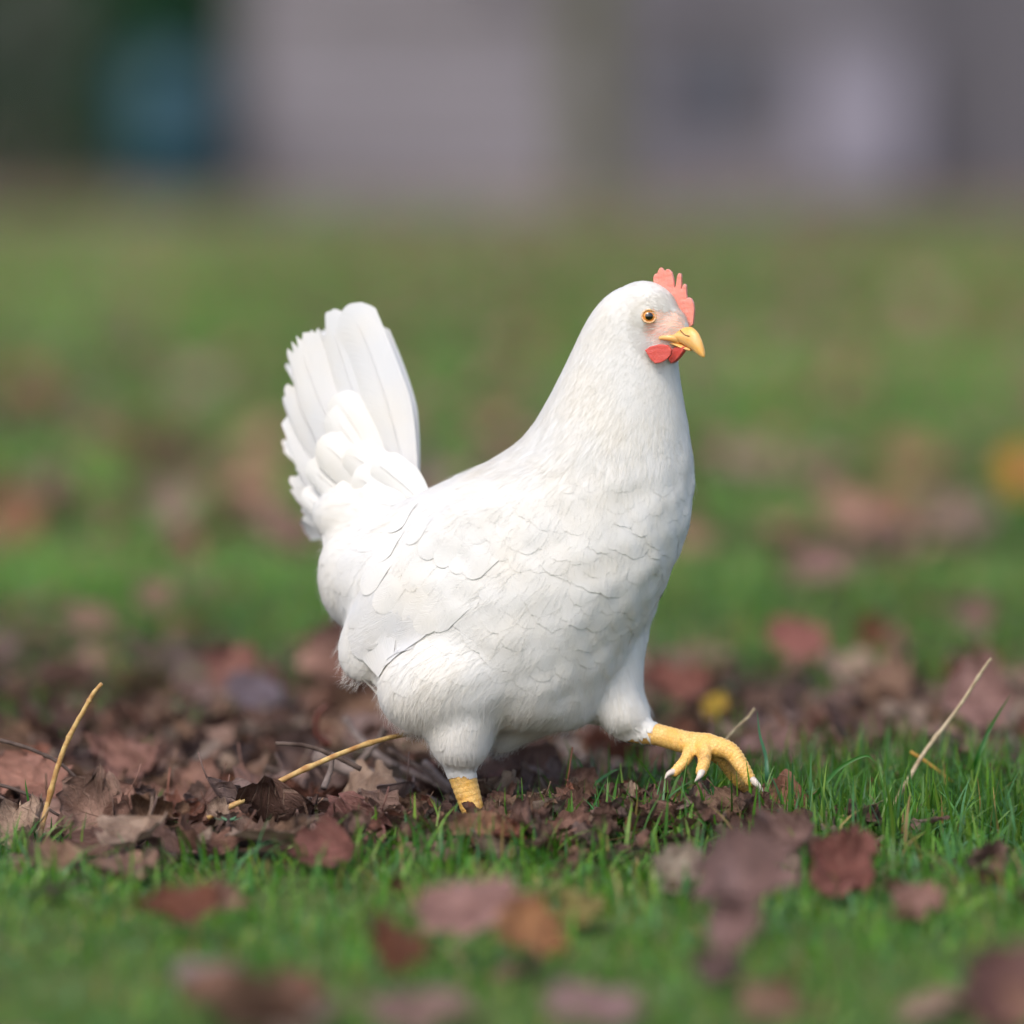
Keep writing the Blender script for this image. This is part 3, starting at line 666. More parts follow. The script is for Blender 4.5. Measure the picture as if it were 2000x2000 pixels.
# ---- grass
m, n, out = new_mat('grass_blade'); nb = NB(n); at_ = nb('Attribute', attribute_name='Col').outputs[0]
no = nb('TexNoise', inp={'Vector': nb('NewGeometry').outputs['Position'], 'Scale': 220.0, 'Detail': 3.0}).outputs[0]
c = mixc(nb, math_(nb, 'MULTIPLY', no, .5), at_, (0.9, 1.0, 0.8), 'MULTIPLY')
p = nb('BsdfPrincipled', inp={'Base Color': c, 'Roughness': .42, 'Specular IOR Level': .45}); t = nb('BsdfTranslucent', inp={'Color': mixc(nb, 1.0, c, (1.1, 1.25, .6), 'MULTIPLY')})
mx = nb('MixShader', inp={0: .33, 1: p.outputs[0], 2: t.outputs[0]}); n.links.new(mx.outputs[0], out.inputs[0]); M_GRASS = m
G_PAL = np.array([(.10,.25,.024),(.075,.20,.02),(.15,.31,.036),(.05,.14,.016),(.09,.24,.045),(.19,.31,.045),(.09,.23,.09)])
G_FAR = np.array([(.14,.32,.05),(.11,.28,.045),(.18,.34,.07),(.20,.25,.11),(.08,.23,.045)])
def blades(x, y, h, wd_, seg, seed, lean=.55, dry=.03, pal=G_PAL, bright=1.0, z=None, az=None):
    r = np.random.default_rng(seed); n_ = len(x); az = r.uniform(0, 2*math.pi, n_) if az is None else az
    ln = np.abs(r.normal(0, lean, n_)).clip(0, 1.25); wa = az + r.normal(math.pi/2, .5, n_)
    z = gz(x, y) if z is None else z
    V = np.empty((n_, seg+1, 2, 3), np.float32)
    for j in range(seg+1):
        t = j/seg; rad = h*ln*t**1.8; zz = h*(t-.35*ln*t**2.2)
        cx, cy, cz = x+np.cos(az)*rad, y+np.sin(az)*rad, z-.002+zz
        w2 = wd_*.5*(1-t**2.2)*(.75+.5*t*(1-t)*2) + .00012
        tw = wa + ln*t*.8
        for k, s in ((0, -1), (1, 1)):
            V[:, j, k, 0] = cx+s*np.cos(tw)*w2; V[:, j, k, 1] = cy+s*np.sin(tw)*w2; V[:, j, k, 2] = cz
    idx = np.arange(n_*(seg+1)*2).reshape(n_, seg+1, 2)
    F = np.stack([idx[:, :-1, 0], idx[:, :-1, 1], idx[:, 1:, 1], idx[:, 1:, 0]], -1).reshape(-1, 4)
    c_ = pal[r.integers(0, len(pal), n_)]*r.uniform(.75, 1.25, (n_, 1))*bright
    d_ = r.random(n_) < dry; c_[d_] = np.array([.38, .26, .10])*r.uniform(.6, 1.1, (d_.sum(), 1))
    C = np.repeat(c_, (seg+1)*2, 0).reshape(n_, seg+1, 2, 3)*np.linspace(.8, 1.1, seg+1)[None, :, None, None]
    return V.reshape(-1, 3), F, C.reshape(-1, 3)
def join(parts):
    Vs, Fs, Cs = [], [], []; o = 0
    for V, F, C in parts: Vs.append(V); Fs.append(F+o); Cs.append(C); o += len(V)
    return np.concatenate(Vs), np.concatenate(Fs), np.concatenate(Cs)
def cnoise(x, y, f, seed): return noise3(np.stack([x, y], 1), f, seed)
# how much the litter has the upper hand: 1 = leaves, 0 = grass
def litter(x, y):
    v = np.exp(-((y-.50)/.55)**2)*1.15 + np.where(x < .05, .35, 0)*np.exp(-((y-.3)/.5)**2)
    v -= .95*np.exp(-((x-.28)/.16)**2-((y-.08)/.22)**2)        # lush tuft at the right
    v += .25*cnoise(x, y, 5, 4)
    v *= 1/(1+np.exp(-(y+.165+.03*np.sin(x*9)+.02*np.sin(x*31+2)+.05*np.clip(-x, -.1, .4))/.03))
    return np.clip(v, 0, 1)
r = np.random.default_rng(11); parts = []
def scatter(n_, y0, y1, half):
    y = r.uniform(y0, y1, n_); x = r.uniform(-1, 1, n_)*(half*(y+4)/4+.15); return x, y
# near field
x, y = scatter(62000, -1.35, 2.0, .55); lt = litter(x, y); cl = cnoise(x, y, 9, 3)
k = r.random(len(x)) < np.clip(.66+.28*(y < -.22)-lt*.88+.34*cl+.3*cnoise(x, y, 26, 13), .03+.14*(y > .35)+.2*np.clip(cnoise(x, y, 6, 77), 0, 1)*(y > .2), 1); x, y, lt = x[k], y[k], lt[k]
hh = (r.uniform(.008, .024, len(x))+(r.random(len(x)) < .22)*r.uniform(.008, .026, len(x)))*(1-.35*lt)*(1+.5*np.exp(-((x-.30)/.16)**2-((y-.05)/.25)**2)); near = np.clip((y+1.3)/1.2, .45, 1); hh *= near
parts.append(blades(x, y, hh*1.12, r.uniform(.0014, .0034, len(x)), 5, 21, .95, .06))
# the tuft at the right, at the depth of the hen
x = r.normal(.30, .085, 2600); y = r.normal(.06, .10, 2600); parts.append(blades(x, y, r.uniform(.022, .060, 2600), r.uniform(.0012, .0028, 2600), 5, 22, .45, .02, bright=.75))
# blades round the feet
for pxx, pyy, cnt, sx, sy, h0, h1 in ((1290,1600,90,.035,.03,.02,.055),(1420,1590,110,.04,.03,.02,.055),(1180,1650,120,.05,.02,.02,.045),(1050,1640,70,.04,.02,.02,.045),(940,1680,70,.05,.02,.02,.045),
    (1500,1590,120,.04,.04,.02,.05),(60,1670,60,.018,.01,.02,.045),(110,1650,20,.02,.01,.015,.035),(750,1600,30,.010,.006,.01,.026),(30,1680,30,.02,.01,.02,.04),(1640,1640,160,.06,.03,.02,.045),(880,1690,60,.04,.02,.02,.04)):
    g0 = atz(pxx, pyy, 0); x = r.normal(g0[0], sx, cnt); y = r.normal(g0[1], sy, cnt)
    parts.append(blades(x, y, r.uniform(h0, h1, cnt), r.uniform(.0012, .0026, cnt), 5, int(pxx), .7, .02, bright=.85))
V, F, C = join(parts); print('near blades verts', len(V))
tag(link('grass', mesh_np('grass', V, F, color=C), M_GRASS), 'short green grass of the lawn round the hen, thin where fallen leaves lie', 'grass', kind='stuff')
parts = []
x, y = scatter(120000, 1.9, 8.5, .75); cl = cnoise(x, y, 3, 5); k = r.random(len(x)) < .75+.35*cl; x, y = x[k], y[k]
tint = 1+.30*cnoise(x, y, 3.5, 9)
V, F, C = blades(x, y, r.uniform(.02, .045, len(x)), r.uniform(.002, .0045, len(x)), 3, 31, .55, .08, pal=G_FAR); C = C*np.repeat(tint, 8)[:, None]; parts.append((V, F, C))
x, y = scatter(150000, 8.4, 33, .75); k = r.random(len(x)) < np.clip(1.0-(y-16)/15+.3*cnoise(x, y, .8, 6), .1, 1); x, y = x[k], y[k]
V, F, C = blades(x, y, r.uniform(.025, .05, len(x)), r.uniform(.006, .012, len(x)), 2, 32, .55, .20, pal=G_FAR)
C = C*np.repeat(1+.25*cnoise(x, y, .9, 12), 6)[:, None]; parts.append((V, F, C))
V, F, C = join(parts)
tag(link('grass', mesh_np('grass', V, F, color=C), M_GRASS), 'blurred green lawn stretching back behind the hen to the buildings', 'lawn', kind='stuff')
# single long blades the photo shows
def single_blade(pts, w0, col, name, label, cat='grass blade'):
    P = catmull(pts, 6); n_ = len(P); V = []; T = np.gradient(P, axis=0)
    for i, p in enumerate(P):
        t = i/(n_-1); b = np.cross(T[i], [0.1, -1, .1]); b /= np.linalg.norm(b)+1e-9; w2 = w0*(.55+1.2*t*(1-t))*(1-t**3)+.0001
        V += [p-b*w2, p+np.array([0, w2*.5, 0]), p+b*w2]
    F = [(i*3+k, i*3+k+1, (i+1)*3+k+1, (i+1)*3+k) for i in range(n_-1) for k in range(2)]
    me = mesh_np(name, V, F, color=np.tile(np.array(col), (len(V), 1))); return tag(link(name, me, M_GRASS), label, cat)
g0 = atz(1495, 1600, 0)
single_blade([atz(1490,1605,0), at(1497,1530,-.03), at(1496,1480,-.03), at(1484,1435,-.03), at(1479,1390,-.03)], .0016, (.07,.19,.11), 'grass_blade', 'tall bluish green blade standing beside the toes of the raised foot')
single_blade([atz(1330,1640,0), at(1340,1560,-.06), at(1332,1505,-.065)], .0016, (.03,.12,.02), 'grass_blade', 'dark upright blade under the leftmost claw of the raised foot')
single_blade([atz(1555,1600,0), at(1600,1545,-.05), at(1640,1500,-.05), at(1690,1476,-.05), at(1712,1492,-.05)], .0016, (.045,.16,.025), 'grass_blade', 'long blade arching left to right just right of the raised foot')
single_blade([atz(1405,1650,0), at(1392,1560,-.06), at(1398,1520,-.06), at(1402,1488,-.06)], .0011, (.06,.18,.05), 'grass_blade', 'thin blade poking up between the toes of the raised foot')
single_blade([atz(70,1640,0), at(62,1600,-.06), at(52,1545,-.06), at(49,1522,-.06)], .0010, (.05,.17,.03), 'grass_blade', 'lone thin green blade left of the upright straw')
single_blade([atz(1075,1690,0), at(1115,1630,-.09), at(1155,1580,-.09), at(1185,1520,-.09)], .0015, (.045,.17,.03), 'grass_blade', 'long slanting blade between the two feet')
single_blade([atz(940,1690,0), at(948,1630,-.11), at(952,1580,-.11)], .0013, (.04,.15,.02), 'grass_blade', 'blade rising in front of the curled leaf over the standing foot')
single_blade([atz(985,1690,0), at(990,1620,-.11), at(986,1560,-.11)], .0013, (.05,.17,.03), 'grass_blade', 'blade just right of the curled leaf over the standing foot')
single_blade([atz(1130,1560,0), at(1150,1540,0), at(1190,1510,.0), at(1215,1500,0)], .0014, (.08,.22,.08), 'grass_blade', 'pale blade lying nearly flat below the belly left of the raised foot')
single_blade([atz(1870,1560,0), at(1900,1500,.05), at(1935,1420,.05), at(1975,1355,.05)], .0020, (.03,.13,.02), 'grass_blade', 'tall dark blade at the right edge beyond the slanting straw')

# ---- straws and twigs
M_STRAW = simple_mat('dry_straw', (.62, .44, .17), .55, 140, .5, .4, .0006, .4, col2=(.36, .17, .05))
M_STRAW2 = simple_mat('pale_dry_stalk', (.50, .42, .28), .6, 140, .4, .3, .0005, .3, col2=(.30, .22, .13))
M_TWIG = simple_mat('grey_twig', (.13, .095, .08), .8, 90, .5, .6, .001, .2, col2=(.05, .032, .026))
M_TWIG2 = simple_mat('grey_stick', (.24, .19, .17), .8, 60, .5, .8, .0015, .2, col2=(.09, .065, .055))
M_RED = simple_mat('reddish_stem', (.12, .03, .018), .55, 80, .4, .3, .001, .4)
def stick(name, pts, r0, r1, mat, label, cat, nodes=0, seed=0, jit=.0006):
    P = catmull(pts, 8); rr_ = np.linspace(r0, r1, len(P)); q = np.random.default_rng(seed+len(P))
    P = P + q.normal(0, jit*.12, P.shape); rr_ = rr_*(1+q.normal(0, .03, len(P)))
    for k in range(nodes):
        i = int((k+1)/(nodes+1)*len(P)); rr_[i] *= 1.35
    return tag(link(name, MB().tube(P, rr_, 10).mesh(name), mat), label, cat)
stick('straw', [atz(73,1648,0), at(88,1590,-.07), at(112,1500,-.07), at(135,1440,-.07), at(165,1385,-.07), at(182,1355,-.07), at(199,1335,-.07)], .0021, .0014, M_STRAW, 'upright golden straw with a bent tip standing among the leaves at the left', 'straw', 3)
stick('straw', [at(405,1598,-.09), at(480,1560,-.085), at(600,1500,-.07), at(720,1452,-.045), at(822,1428,-.01)], .0021, .0017, M_STRAW, 'long golden straw leaning across the twigs behind the standing leg', 'straw', 3)
stick('straw', [at(1735,1592,.0), at(1757,1550,.0), at(1764,1532,.0)], .0016, .0013, M_STRAW2, 'short broken straw piece at the foot of the long pale stalk', 'straw')
stick('dry_stalk', [at(1762,1545,.01), at(1805,1470,.02), at(1870,1385,.03), at(1922,1305,.03), at(1936,1286,.03)], .0017, .0009, M_STRAW2, 'long pale dry stalk slanting up out of the grass at the right', 'stalk', 2)
stick('dry_stalk', [at(1395,1475,.03), at(1418,1444,.03), at(1440,1420,.03), at(1460,1402,.03), at(1474,1384,.03)], .0008, .0011, M_STRAW2, 'small pale seed stalk slanting behind the raised foot', 'stalk', 2)
stick('straw', [at(1778,1468,.05), at(1815,1492,.05), at(1862,1528,.05)], .0013, .0009, simple_mat('orange_straw', (.52,.29,.05), .6), 'short orange yellow straw crossing the pale stalk in the grass', 'straw')
stick('twig', [at(-40,1440,-.02), at(0,1446,-.02), at(60,1463,-.02), at(115,1490,-.02), at(150,1520,-.02), at(178,1545,-.02)], .0016, .0011, M_TWIG, 'thin brown twig arching down from the left edge behind the upright straw', 'twig', 1)
stick('twig', [at(-40,1528,-.05), at(0,1533,-.05), at(60,1555,-.05), at(110,1590,-.05), at(170,1612,-.05)], .0014, .0010, M_TWIG, 'thin dark twig running behind the straw base below the arching one', 'twig')
stick('twig', [at(-40,1540,-.08), at(0,1556,-.08), at(35,1580,-.08), at(70,1605,-.08)], .0013, .0010, M_TWIG, 'short black twig at the left edge, lowest of the three', 'twig')
stick('stick', [at(620,1478,.10), at(700,1508,.08), at(780,1540,.05), at(850,1575,.02), at(890,1612,-.03)], .0066, .0046, M_TWIG2, 'thick grey stick slanting down behind the standing leg', 'stick', 1)
stick('twig', [at(538,1452,-.02), at(600,1457,-.02), at(660,1480,-.02), at(705,1502,-.02)], .0014, .0020, M_TWIG, 'thin dark twig crossing the long straw at the left of the hen', 'twig')
stick('twig', [at(675,1405,.18), at(700,1440,.16), at(760,1490,.13), at(850,1530,.10), at(930,1580,.05)], .0030, .0022, M_TWIG2, 'grey twig lying above the thick stick behind the leg', 'twig')
stick('twig', [at(752,1422,.1), at(738,1448,.1), at(700,1490,.09)], .0028, .0020, M_TWIG2, 'short grey stub sticking up behind the long straw', 'twig')
stick('twig', [at(800,1580,-.04), at(840,1590,-.05), at(885,1614,-.06)], .0009, .0007, M_TWIG, 'thin bare leaf stem running to the leaf over the foot', 'twig')
stick('twig', [at(652,1470,-.04), at(645,1505,-.04), at(632,1540,-.05)], .0014, .0024, M_TWIG2, 'small grey twig hanging down under the long straw', 'twig')
stick('twig', [at(930,1545,.12), at(1010,1552,.14), at(1120,1560,.15), at(1200,1572,.15)], .0040, .0028, M_TWIG2, 'brown grey stick lying flat behind the gap between the feet', 'stick')
stick('stem', [at(640,1380,.20), at(624,1392,.20), at(617,1415,.20), at(622,1438,.2), at(645,1455,.2)], .0020, .0026, M_RED, 'dark red curled stem standing behind the straw', 'stem')
stick('twig', [at(1040,1720,-.2), at(1100,1690,-.18), at(1165,1655,-.15)], .0018, .0012, M_TWIG, 'small grey twig in the grass in front of the gap between the feet', 'twig')

stick('twig', [at(700,1545,.02), at(770,1568,.01), at(840,1600,-.02)], .0022, .0015, M_TWIG, 'dark twig just below the thick grey stick behind the leg', 'twig')
stick('twig', [at(760,1465,.08), at(820,1500,.06), at(880,1545,.03), at(915,1585,.0)], .0020, .0014, M_TWIG, 'thin dark twig running down to the standing leg from the upper left', 'twig', 1)
stick('twig', [at(600,1560,-.02), at(680,1568,-.03), at(760,1600,-.05)], .0016, .0010, M_TWIG, 'thin twig lying low under the long straw left of the foot', 'twig')
stick('twig', [at(830,1490,.10), at(880,1535,.07), at(960,1560,.04), at(1010,1590,.0)], .0026, .0016, M_TWIG2, 'grey twig crossing just behind the yellow shank of the standing leg', 'twig', 1)
# ---- fallen leaves
def leaf_mesh(seed, kind=0, curl=.6, fold=.2, crumple=.05, NU=13, NV=20):
    q = np.random.default_rng(seed); V = []; uv = []
    lob = q.integers(3, 6); ph = q.uniform(0, 6.28); asym = q.normal(0, .05); kk = q.normal(size=(6, 2))*7; kp = q.uniform(0, 6.28, 6)
    wmax = [.36, .46, .30, .56][kind]
    for j, t in enumerate(np.linspace(0, 1, NV)):
        base = math.sin(math.pi*min(1, t**[.8, .65, .9, .75][kind]))**.7 if 0 < t < 1 else 0
        lb = 1 + ([.13, .08, .04, .17][kind])*math.sin(lob*2*math.pi*t+ph) + .05*math.sin(37*t+ph) + q.normal(0, .02)
        w_ = max(wmax*base*lb, .012)
        for i, s in enumerate(np.linspace(-1, 1, NU)):
            x_ = s*w_; y_ = t-.5 + abs(s)*.06*math.sin(lob*6.28*t) 
            z_ = 0.0
            z_ += -fold*abs(s)*w_*-1*.7
            cr = sum(math.sin(kk[a, 0]*x_*1.6+kk[a, 1]*y_+kp[a]) for a in range(6))/4*crumple*(.4+abs(s))
            z_ += cr + .012*math.cos((t-abs(s)*.3)*2*math.pi*lob*1.6)*abs(s)
            V.append((x_, y_, z_)); uv.append(((s+1)/2, t))
    V = np.array(V)
    # curl lengthwise and across
    a = V[:, 1]*curl*2.4 + q.normal(0, .1); rad = 1/(curl*2.4+1e-6)
    y2 = np.sin(a)*(rad-V[:, 2]); z2 = rad-np.cos(a)*(rad-V[:, 2]); V = np.stack([V[:, 0], y2, z2], 1)
    cx = curl*1.8*q.uniform(.4, 1.3)*q.choice([1, 1, -.6]); sg = np.sign(V[:, 0]); b_ = V[:, 0]*cx; 
    if abs(cx) > .05:
        rx = 1/cx; zz = V[:, 2].copy(); V[:, 0] = np.sin(b_)*(rx-zz*.5); V[:, 2] = zz + rx*(1-np.cos(b_))
    V[:, 2] -= V[:, 2].mean()
    F = [(j*NU+i, j*NU+i+1, (j+1)*NU+i+1, (j+1)*NU+i) for j in range(NV-1) for i in range(NU-1)]
    mid = NU//2; b0 = V[mid]; dr = V[mid]-V[NU+mid]; dr /= np.linalg.norm(dr)+1e-9
    st = [b0 + dr*.0, b0+dr*.12+np.array([0, 0, .01]), b0+dr*.26+np.array([.02, 0, .05])]
    rib = [V[j*NU+mid]+np.array([0, 0, .004]) for j in range(0, NV-1)]
    Vs, Fs = tube(st, [.010, .008, .009], 5); Vr, Fr = tube(rib, np.linspace(.010, .003, len(rib)), 4)
    mb_ = MB(); mb_.add(V, F); mb_.add(Vs, Fs); mb_.add(Vr, Fr); uv += [(.5, .0)]*(len(Vs)+len(Vr))
    return np.array(mb_.v), mb_.f, np.array(uv)
def leaf_mat(name, src):
    m, n, out = new_mat(name); nb = NB(n)
    tc = nb('TexCoord'); sep = nb('SeparateXYZ', inp={0: tc.outputs['UV']})
    base = nb('ObjectInfo').outputs['Color'] if src == 'obj' else nb('Attribute', attribute_name='Col').outputs[0]
    rnd = nb('ObjectInfo').outputs['Random']; off = nb('CombineXYZ', inp={2: math_(nb, 'MULTIPLY', rnd, 30.0)})
    uvv = nb('VectorMath', operation='ADD'); n.links.new(tc.outputs['UV'], uvv.inputs[0]); n.links.new(off.outputs[0], uvv.inputs[1])
    n1 = nb('TexNoise', inp={'Vector': uvv.outputs[0], 'Scale': 3.5, 'Detail': 6.0, 'Roughness': .62}).outputs[0]
    n2 = nb('TexNoise', inp={'Vector': uvv.outputs[0], 'Scale': 26.0, 'Detail': 5.0, 'Roughness': .65}).outputs[0]
    ab = math_(nb, 'ABSOLUTE', math_(nb, 'SUBTRACT', sep.outputs[0], .5))
    ve = math_(nb, 'SINE', math_(nb, 'MULTIPLY', math_(nb, 'SUBTRACT', sep.outputs[1], math_(nb, 'MULTIPLY', ab, .75)), 50.0))
    vein = ramp(nb, ve, [(.86, (0, 0, 0)), (.99, (1, 1, 1))])
    net = nb('TexVoronoi', feature='DISTANCE_TO_EDGE', inp={'Vector': uvv.outputs[0], 'Scale': 26.0}).outputs[0]
    netr = ramp(nb, net, [(0, (1, 1, 1)), (.08, (0, 0, 0))])
    c = mixc(nb, ramp(nb, n1, [(.38, (0, 0, 0)), (.64, (1, 1, 1))]), mixc(nb, 1.0, base, (.45, .40, .38), 'MULTIPLY'), base)
    c = mixc(nb, ramp(nb, n2, [(.58, (0, 0, 0)), (.72, (.6, .6, .6))]), c, mixc(nb, 1.0, base, (.28, .22, .2), 'MULTIPLY'))
    c = mixc(nb, math_(nb, 'MULTIPLY', vein, .35), c, mixc(nb, .5, base, (.45, .33, .24)))
    hgt = math_(nb, 'ADD', math_(nb, 'MULTIPLY', vein, .8), math_(nb, 'ADD', math_(nb, 'MULTIPLY', netr, .3), math_(nb, 'MULTIPLY', n2, 1.6)))
    b = nb('Bump', inp={'Strength': .9, 'Distance': .0012, 'Height': hgt}).outputs[0]
    p = nb('BsdfPrincipled', inp={'Base Color': c, 'Roughness': .6, 'Specular IOR Level': .3, 'Normal': b})
    t = nb('BsdfTranslucent', inp={'Color': c, 'Normal': b}); mx = nb('MixShader', inp={0: .15, 1: p.outputs[0], 2: t.outputs[0]}); n.links.new(mx.outputs[0], out.inputs[0]); return m
M_LEAF = leaf_mat('dead_leaf', 'obj'); M_LEAFJ = leaf_mat('dead_leaf_litter', 'att')
LV = []
for i in range(14):
    LV.append(leaf_mesh(100+i, i % 4, [.25, .6, .95, .45, .75, 1.3, .35][i % 7], [.1, .4, .2][i % 3], [.05, .10, .15][(i//2) % 3]))
LM = []
for V, F, uv in LV:
    me = bpy.data.meshes.new('fallen_leaf'); me.from_pydata([tuple(v) for v in V], [], F); me.polygons.foreach_set('use_smooth', [True]*len(F))
    l = me.uv_layers.new(name='UVMap'); vi = np.empty(len(me.loops), np.int32); me.loops.foreach_get('vertex_index', vi); l.data.foreach_set('uv', uv.astype(np.float32)[vi].ravel())
    me.materials.append(M_LEAF); me.update(); LM.append(me)
BR, MV, OR, RU, PK, TN, YE, DK = (.33,.20,.13), (.41,.31,.24), (.50,.21,.09), (.34,.14,.09), (.50,.32,.25), (.48,.34,.25), (.62,.42,.06), (.14,.075,.055)
def leaf(px_, py_, size, colr, var, rot, lift, label, group=None, scale=(1, 1, 1)):
    """px,py: where the leaf's centre shows; lift: height of its centre above the ground"""
    p0 = atz(px_, py_, lift); o = link('fallen_leaf', LM[var]); o.location = p0; o.rotation_euler = (Matrix.Rotation(R(rot[0]), 3, 'X') @ Matrix.Rotation(R(rot[1]), 3, 'Y') @ Matrix.Rotation(R(rot[2]), 3, 'Z')).to_euler()
    s = size*.001; o.scale = (s*scale[0], s*scale[1], s*scale[2]); o.color = (*colr, 1); tag(o, label, 'leaf', group); return o
leaf(166,1578,54,(.34,.21,.16),11,(64,8,70),.028,'wrinkled brown leaf standing up behind the upright straw at the left')
leaf(290,1580,44,(.22,.12,.07),5,(75,30,20),.032,'small curled golden brown leaf standing upright beside the wrinkled one')
leaf(345,1645,62,(.28,.17,.14),2,(20,10,75),.012,'long pinkish leaf lying below the small upright leaf')
leaf(30,1605,62,TN,4,(35,-15,60),.016,'grey tan leaf cut by the left edge under the twigs')
leaf(100,1670,52,BR,9,(25,20,80),.014,'brown curled leaf at the foot of the upright straw')
leaf(210,1640,58,(.22,.12,.09),6,(30,0,100),.012,'brown leaf under the standing wrinkled leaf')
leaf(230,1690,50,(.30,.17,.12),3,(10,12,80),.010,'reddish brown leaf low in front of the upright leaves')
leaf(750,1575,44,(.30,.19,.15),8,(50,10,85),.022,'pale crinkled leaf with a stem left of the standing foot')
leaf(935,1615,46,(.42,.23,.14),2,(52,0,90),.024,'curled brown leaf cupped over the toes of the standing foot')
leaf(1002,1585,58,(.33,.22,.15),2,(38,0,100),.018,'tan leaf curled like bark just right of the standing foot')
leaf(1115,1622,46,(.30,.15,.10),0,(35,8,70),.015,'rust brown leaf with a broken stem between the two feet')
leaf(1290,1580,46,(.28,.16,.13),7,(45,-10,60),.014,'brown leaf leaning up behind the toes of the raised foot')
leaf(1432,1572,36,(.34,.20,.14),3,(60,0,80),.020,'rounded tan leaf below the claws of the raised foot')
leaf(1540,1560,44,(.36,.17,.11),1,(55,-10,95),.024,'orange brown rounded leaf right of the raised foot')
leaf(1445,1608,34,(.27,.15,.14),10,(30,0,60),.014,'small mauve brown leaf below the rounded tan leaf')
leaf(840,1620,52,DK,12,(40,14,70),.012,'dark hollow leaf left of the curled leaf on the foot')
leaf(690,1620,56,(.26,.12,.10),11,(35,-10,120),.014,'reddish leaf in the litter left of the standing foot')
leaf(560,1600,60,(.30,.18,.14),4,(25,12,60),.014,'brown leaf under the left end of the long straw')
leaf(470,1625,46,(.24,.15,.11),9,(20,-20,20),.012,'small brown leaf by the pale green sprig')
leaf(620,1660,50,(.27,.11,.09),13,(40,5,100),.018,'reddish crumpled leaf among grass in front of the twigs')
leaf(820,1660,54,(.30,.18,.14),0,(15,0,80),.010,'flat pale brown leaf in front of the dark hollow leaf')
leaf(925,1765,76,(.44,.25,.22),6,(38,-6,95),.034,'large blurred pink leaf in the grass in front of the standing foot')
leaf(1020,1815,46,(.40,.19,.08),3,(30,10,110),.028,'blurred orange leaf tucked under the large pink one')
leaf(785,1845,50,(.19,.07,.035),8,(40,16,60),.030,'blurred dark brown leaf left of the large pink one')
leaf(368,1762,64,(.24,.09,.055),2,(34,-8,88),.030,'blurred rust red leaf in the grass at the lower left')
leaf(388,1900,44,(.42,.34,.33),0,(30,0,70),.030,'blurred pale mauve leaf at the lower left')
leaf(1448,1705,56,(.33,.20,.19),7,(78,10,10),.045,'tall blurred mauve leaf standing upright in the foreground')
leaf(1430,1800,50,(.36,.22,.21),4,(65,-10,30),.040,'lower half of the blurred upright leaf stack in the foreground')
leaf(1520,1630,50,(.22,.13,.11),9,(50,0,60),.030,'blurred brown leaf at the top of the upright foreground stack')
leaf(1640,1690,56,(.26,.10,.08),11,(40,10,70),.022,'blurred dark red leaf right of the upright foreground stack')
leaf(1780,1755,36,(.42,.23,.18),3,(30,10,60),.016,'small blurred pink leaf at the lower right')
leaf(1930,1680,44,(.26,.16,.13),5,(40,10,70),.016,'blurred brown leaf in the grass near the right edge')
leaf(1165,1960,62,(.38,.24,.23),6,(30,0,80),.018,'blurred pinkish leaf at the bottom edge right of centre')
leaf(840,1975,70,(.33,.22,.19),10,(26,0,70),.018,'blurred mauve brown leaf at the bottom edge left of centre')
leaf(1985,1930,60,(.20,.10,.09),1,(50,0,70),.030,'blurred dark leaf cut by the lower right corner')
leaf(1400,1890,50,(.26,.17,.16),12,(30,0,40),.010,'blurred dull leaf at the foot of the upright stack')
leaf(1310,1690,34,(.44,.36,.28),3,(60,0,60),.02,'small pale blurred leaf in the grass left of the upright stack')
leaf(1140,1770,40,(.35,.30,.10),8,(40,0,60),.014,'small yellowish blurred leaf right of the large pink leaf')
# behind the hen
leaf(60,745,80,OR,6,(50,0,80),.05,'blurred orange brown patch of leaf far behind at the left edge')
leaf(370,740,105,MV,0,(40,0,80),.05,'blurred mauve leaf far behind left of the tail')
leaf(330,990,60,(.42,.30,.24),3,(60,0,80),.04,'round blurred tan leaf in the grass left of the tail')
leaf(35,1020,70,(.36,.18,.10),7,(60,0,60),.04,'blurred orange leaf at the left edge level with the tail base')
leaf(90,930,80,(.30,.17,.16),4,(50,0,60),.04,'blurred mauve brown leaf above the orange one at the left edge')
leaf(1570,915,80,(.36,.20,.18),2,(50,0,80),.04,'blurred mauve pink leaf right of the breast')
leaf(1785,885,95,(.38,.19,.12),6,(50,0,80),.05,'wide blurred brown leaf farther right of the breast')
leaf(1980,915,60,(.75,.34,.05),3,(60,0,80),.05,'blurred orange yellow leaf at the right edge')
leaf(1740,1000,80,(.40,.23,.14),1,(50,0,30),.04,'blurred light brown leaf below the wide brown one')
leaf(1585,1095,66,(.40,.23,.21),0,(45,0,80),.04,'blurred pinkish leaf right of the belly')
leaf(1560,1245,66,(.42,.17,.14),6,(60,0,70),.04,'bright blurred pink red leaf on the lawn right of the breast')
leaf(1900,1195,60,(.36,.22,.19),4,(50,0,60),.03,'blurred pale brown leaf near the right edge above the stalk')
leaf(1705,1240,46,(.26,.11,.06),8,(70,0,10),.03,'small dark rust leaf standing between the pink leaf and the stalk')
leaf(1390,1375,24,YE,3,(50,0,60),.03,'blurred yellow leaf behind the raised leg')
leaf(1330,1330,80,(.30,.12,.09),2,(40,0,80),.03,'blurred reddish brown leaf right of the front thigh')
leaf(668,1285,74,(.46,.26,.20),1,(84,0,5),.04,'tall blurred pinkish brown leaf standing behind the wing tip')
leaf(300,1160,50,(.40,.24,.19),9,(50,0,60),.03,'blurred small pink leaf on the lawn left of the hen')
leaf(180,1210,60,(.38,.25,.18),10,(50,0,60),.03,'blurred tan leaf on the lawn at the left')
leaf(450,1300,70,(.40,.19,.15),4,(50,0,60),.04,'blurred reddish leaf left of the tall standing one')
leaf(500,1350,60,(.20,.16,.19),6,(50,0,60),.03,'blurred bluish grey leaf below the reddish one')
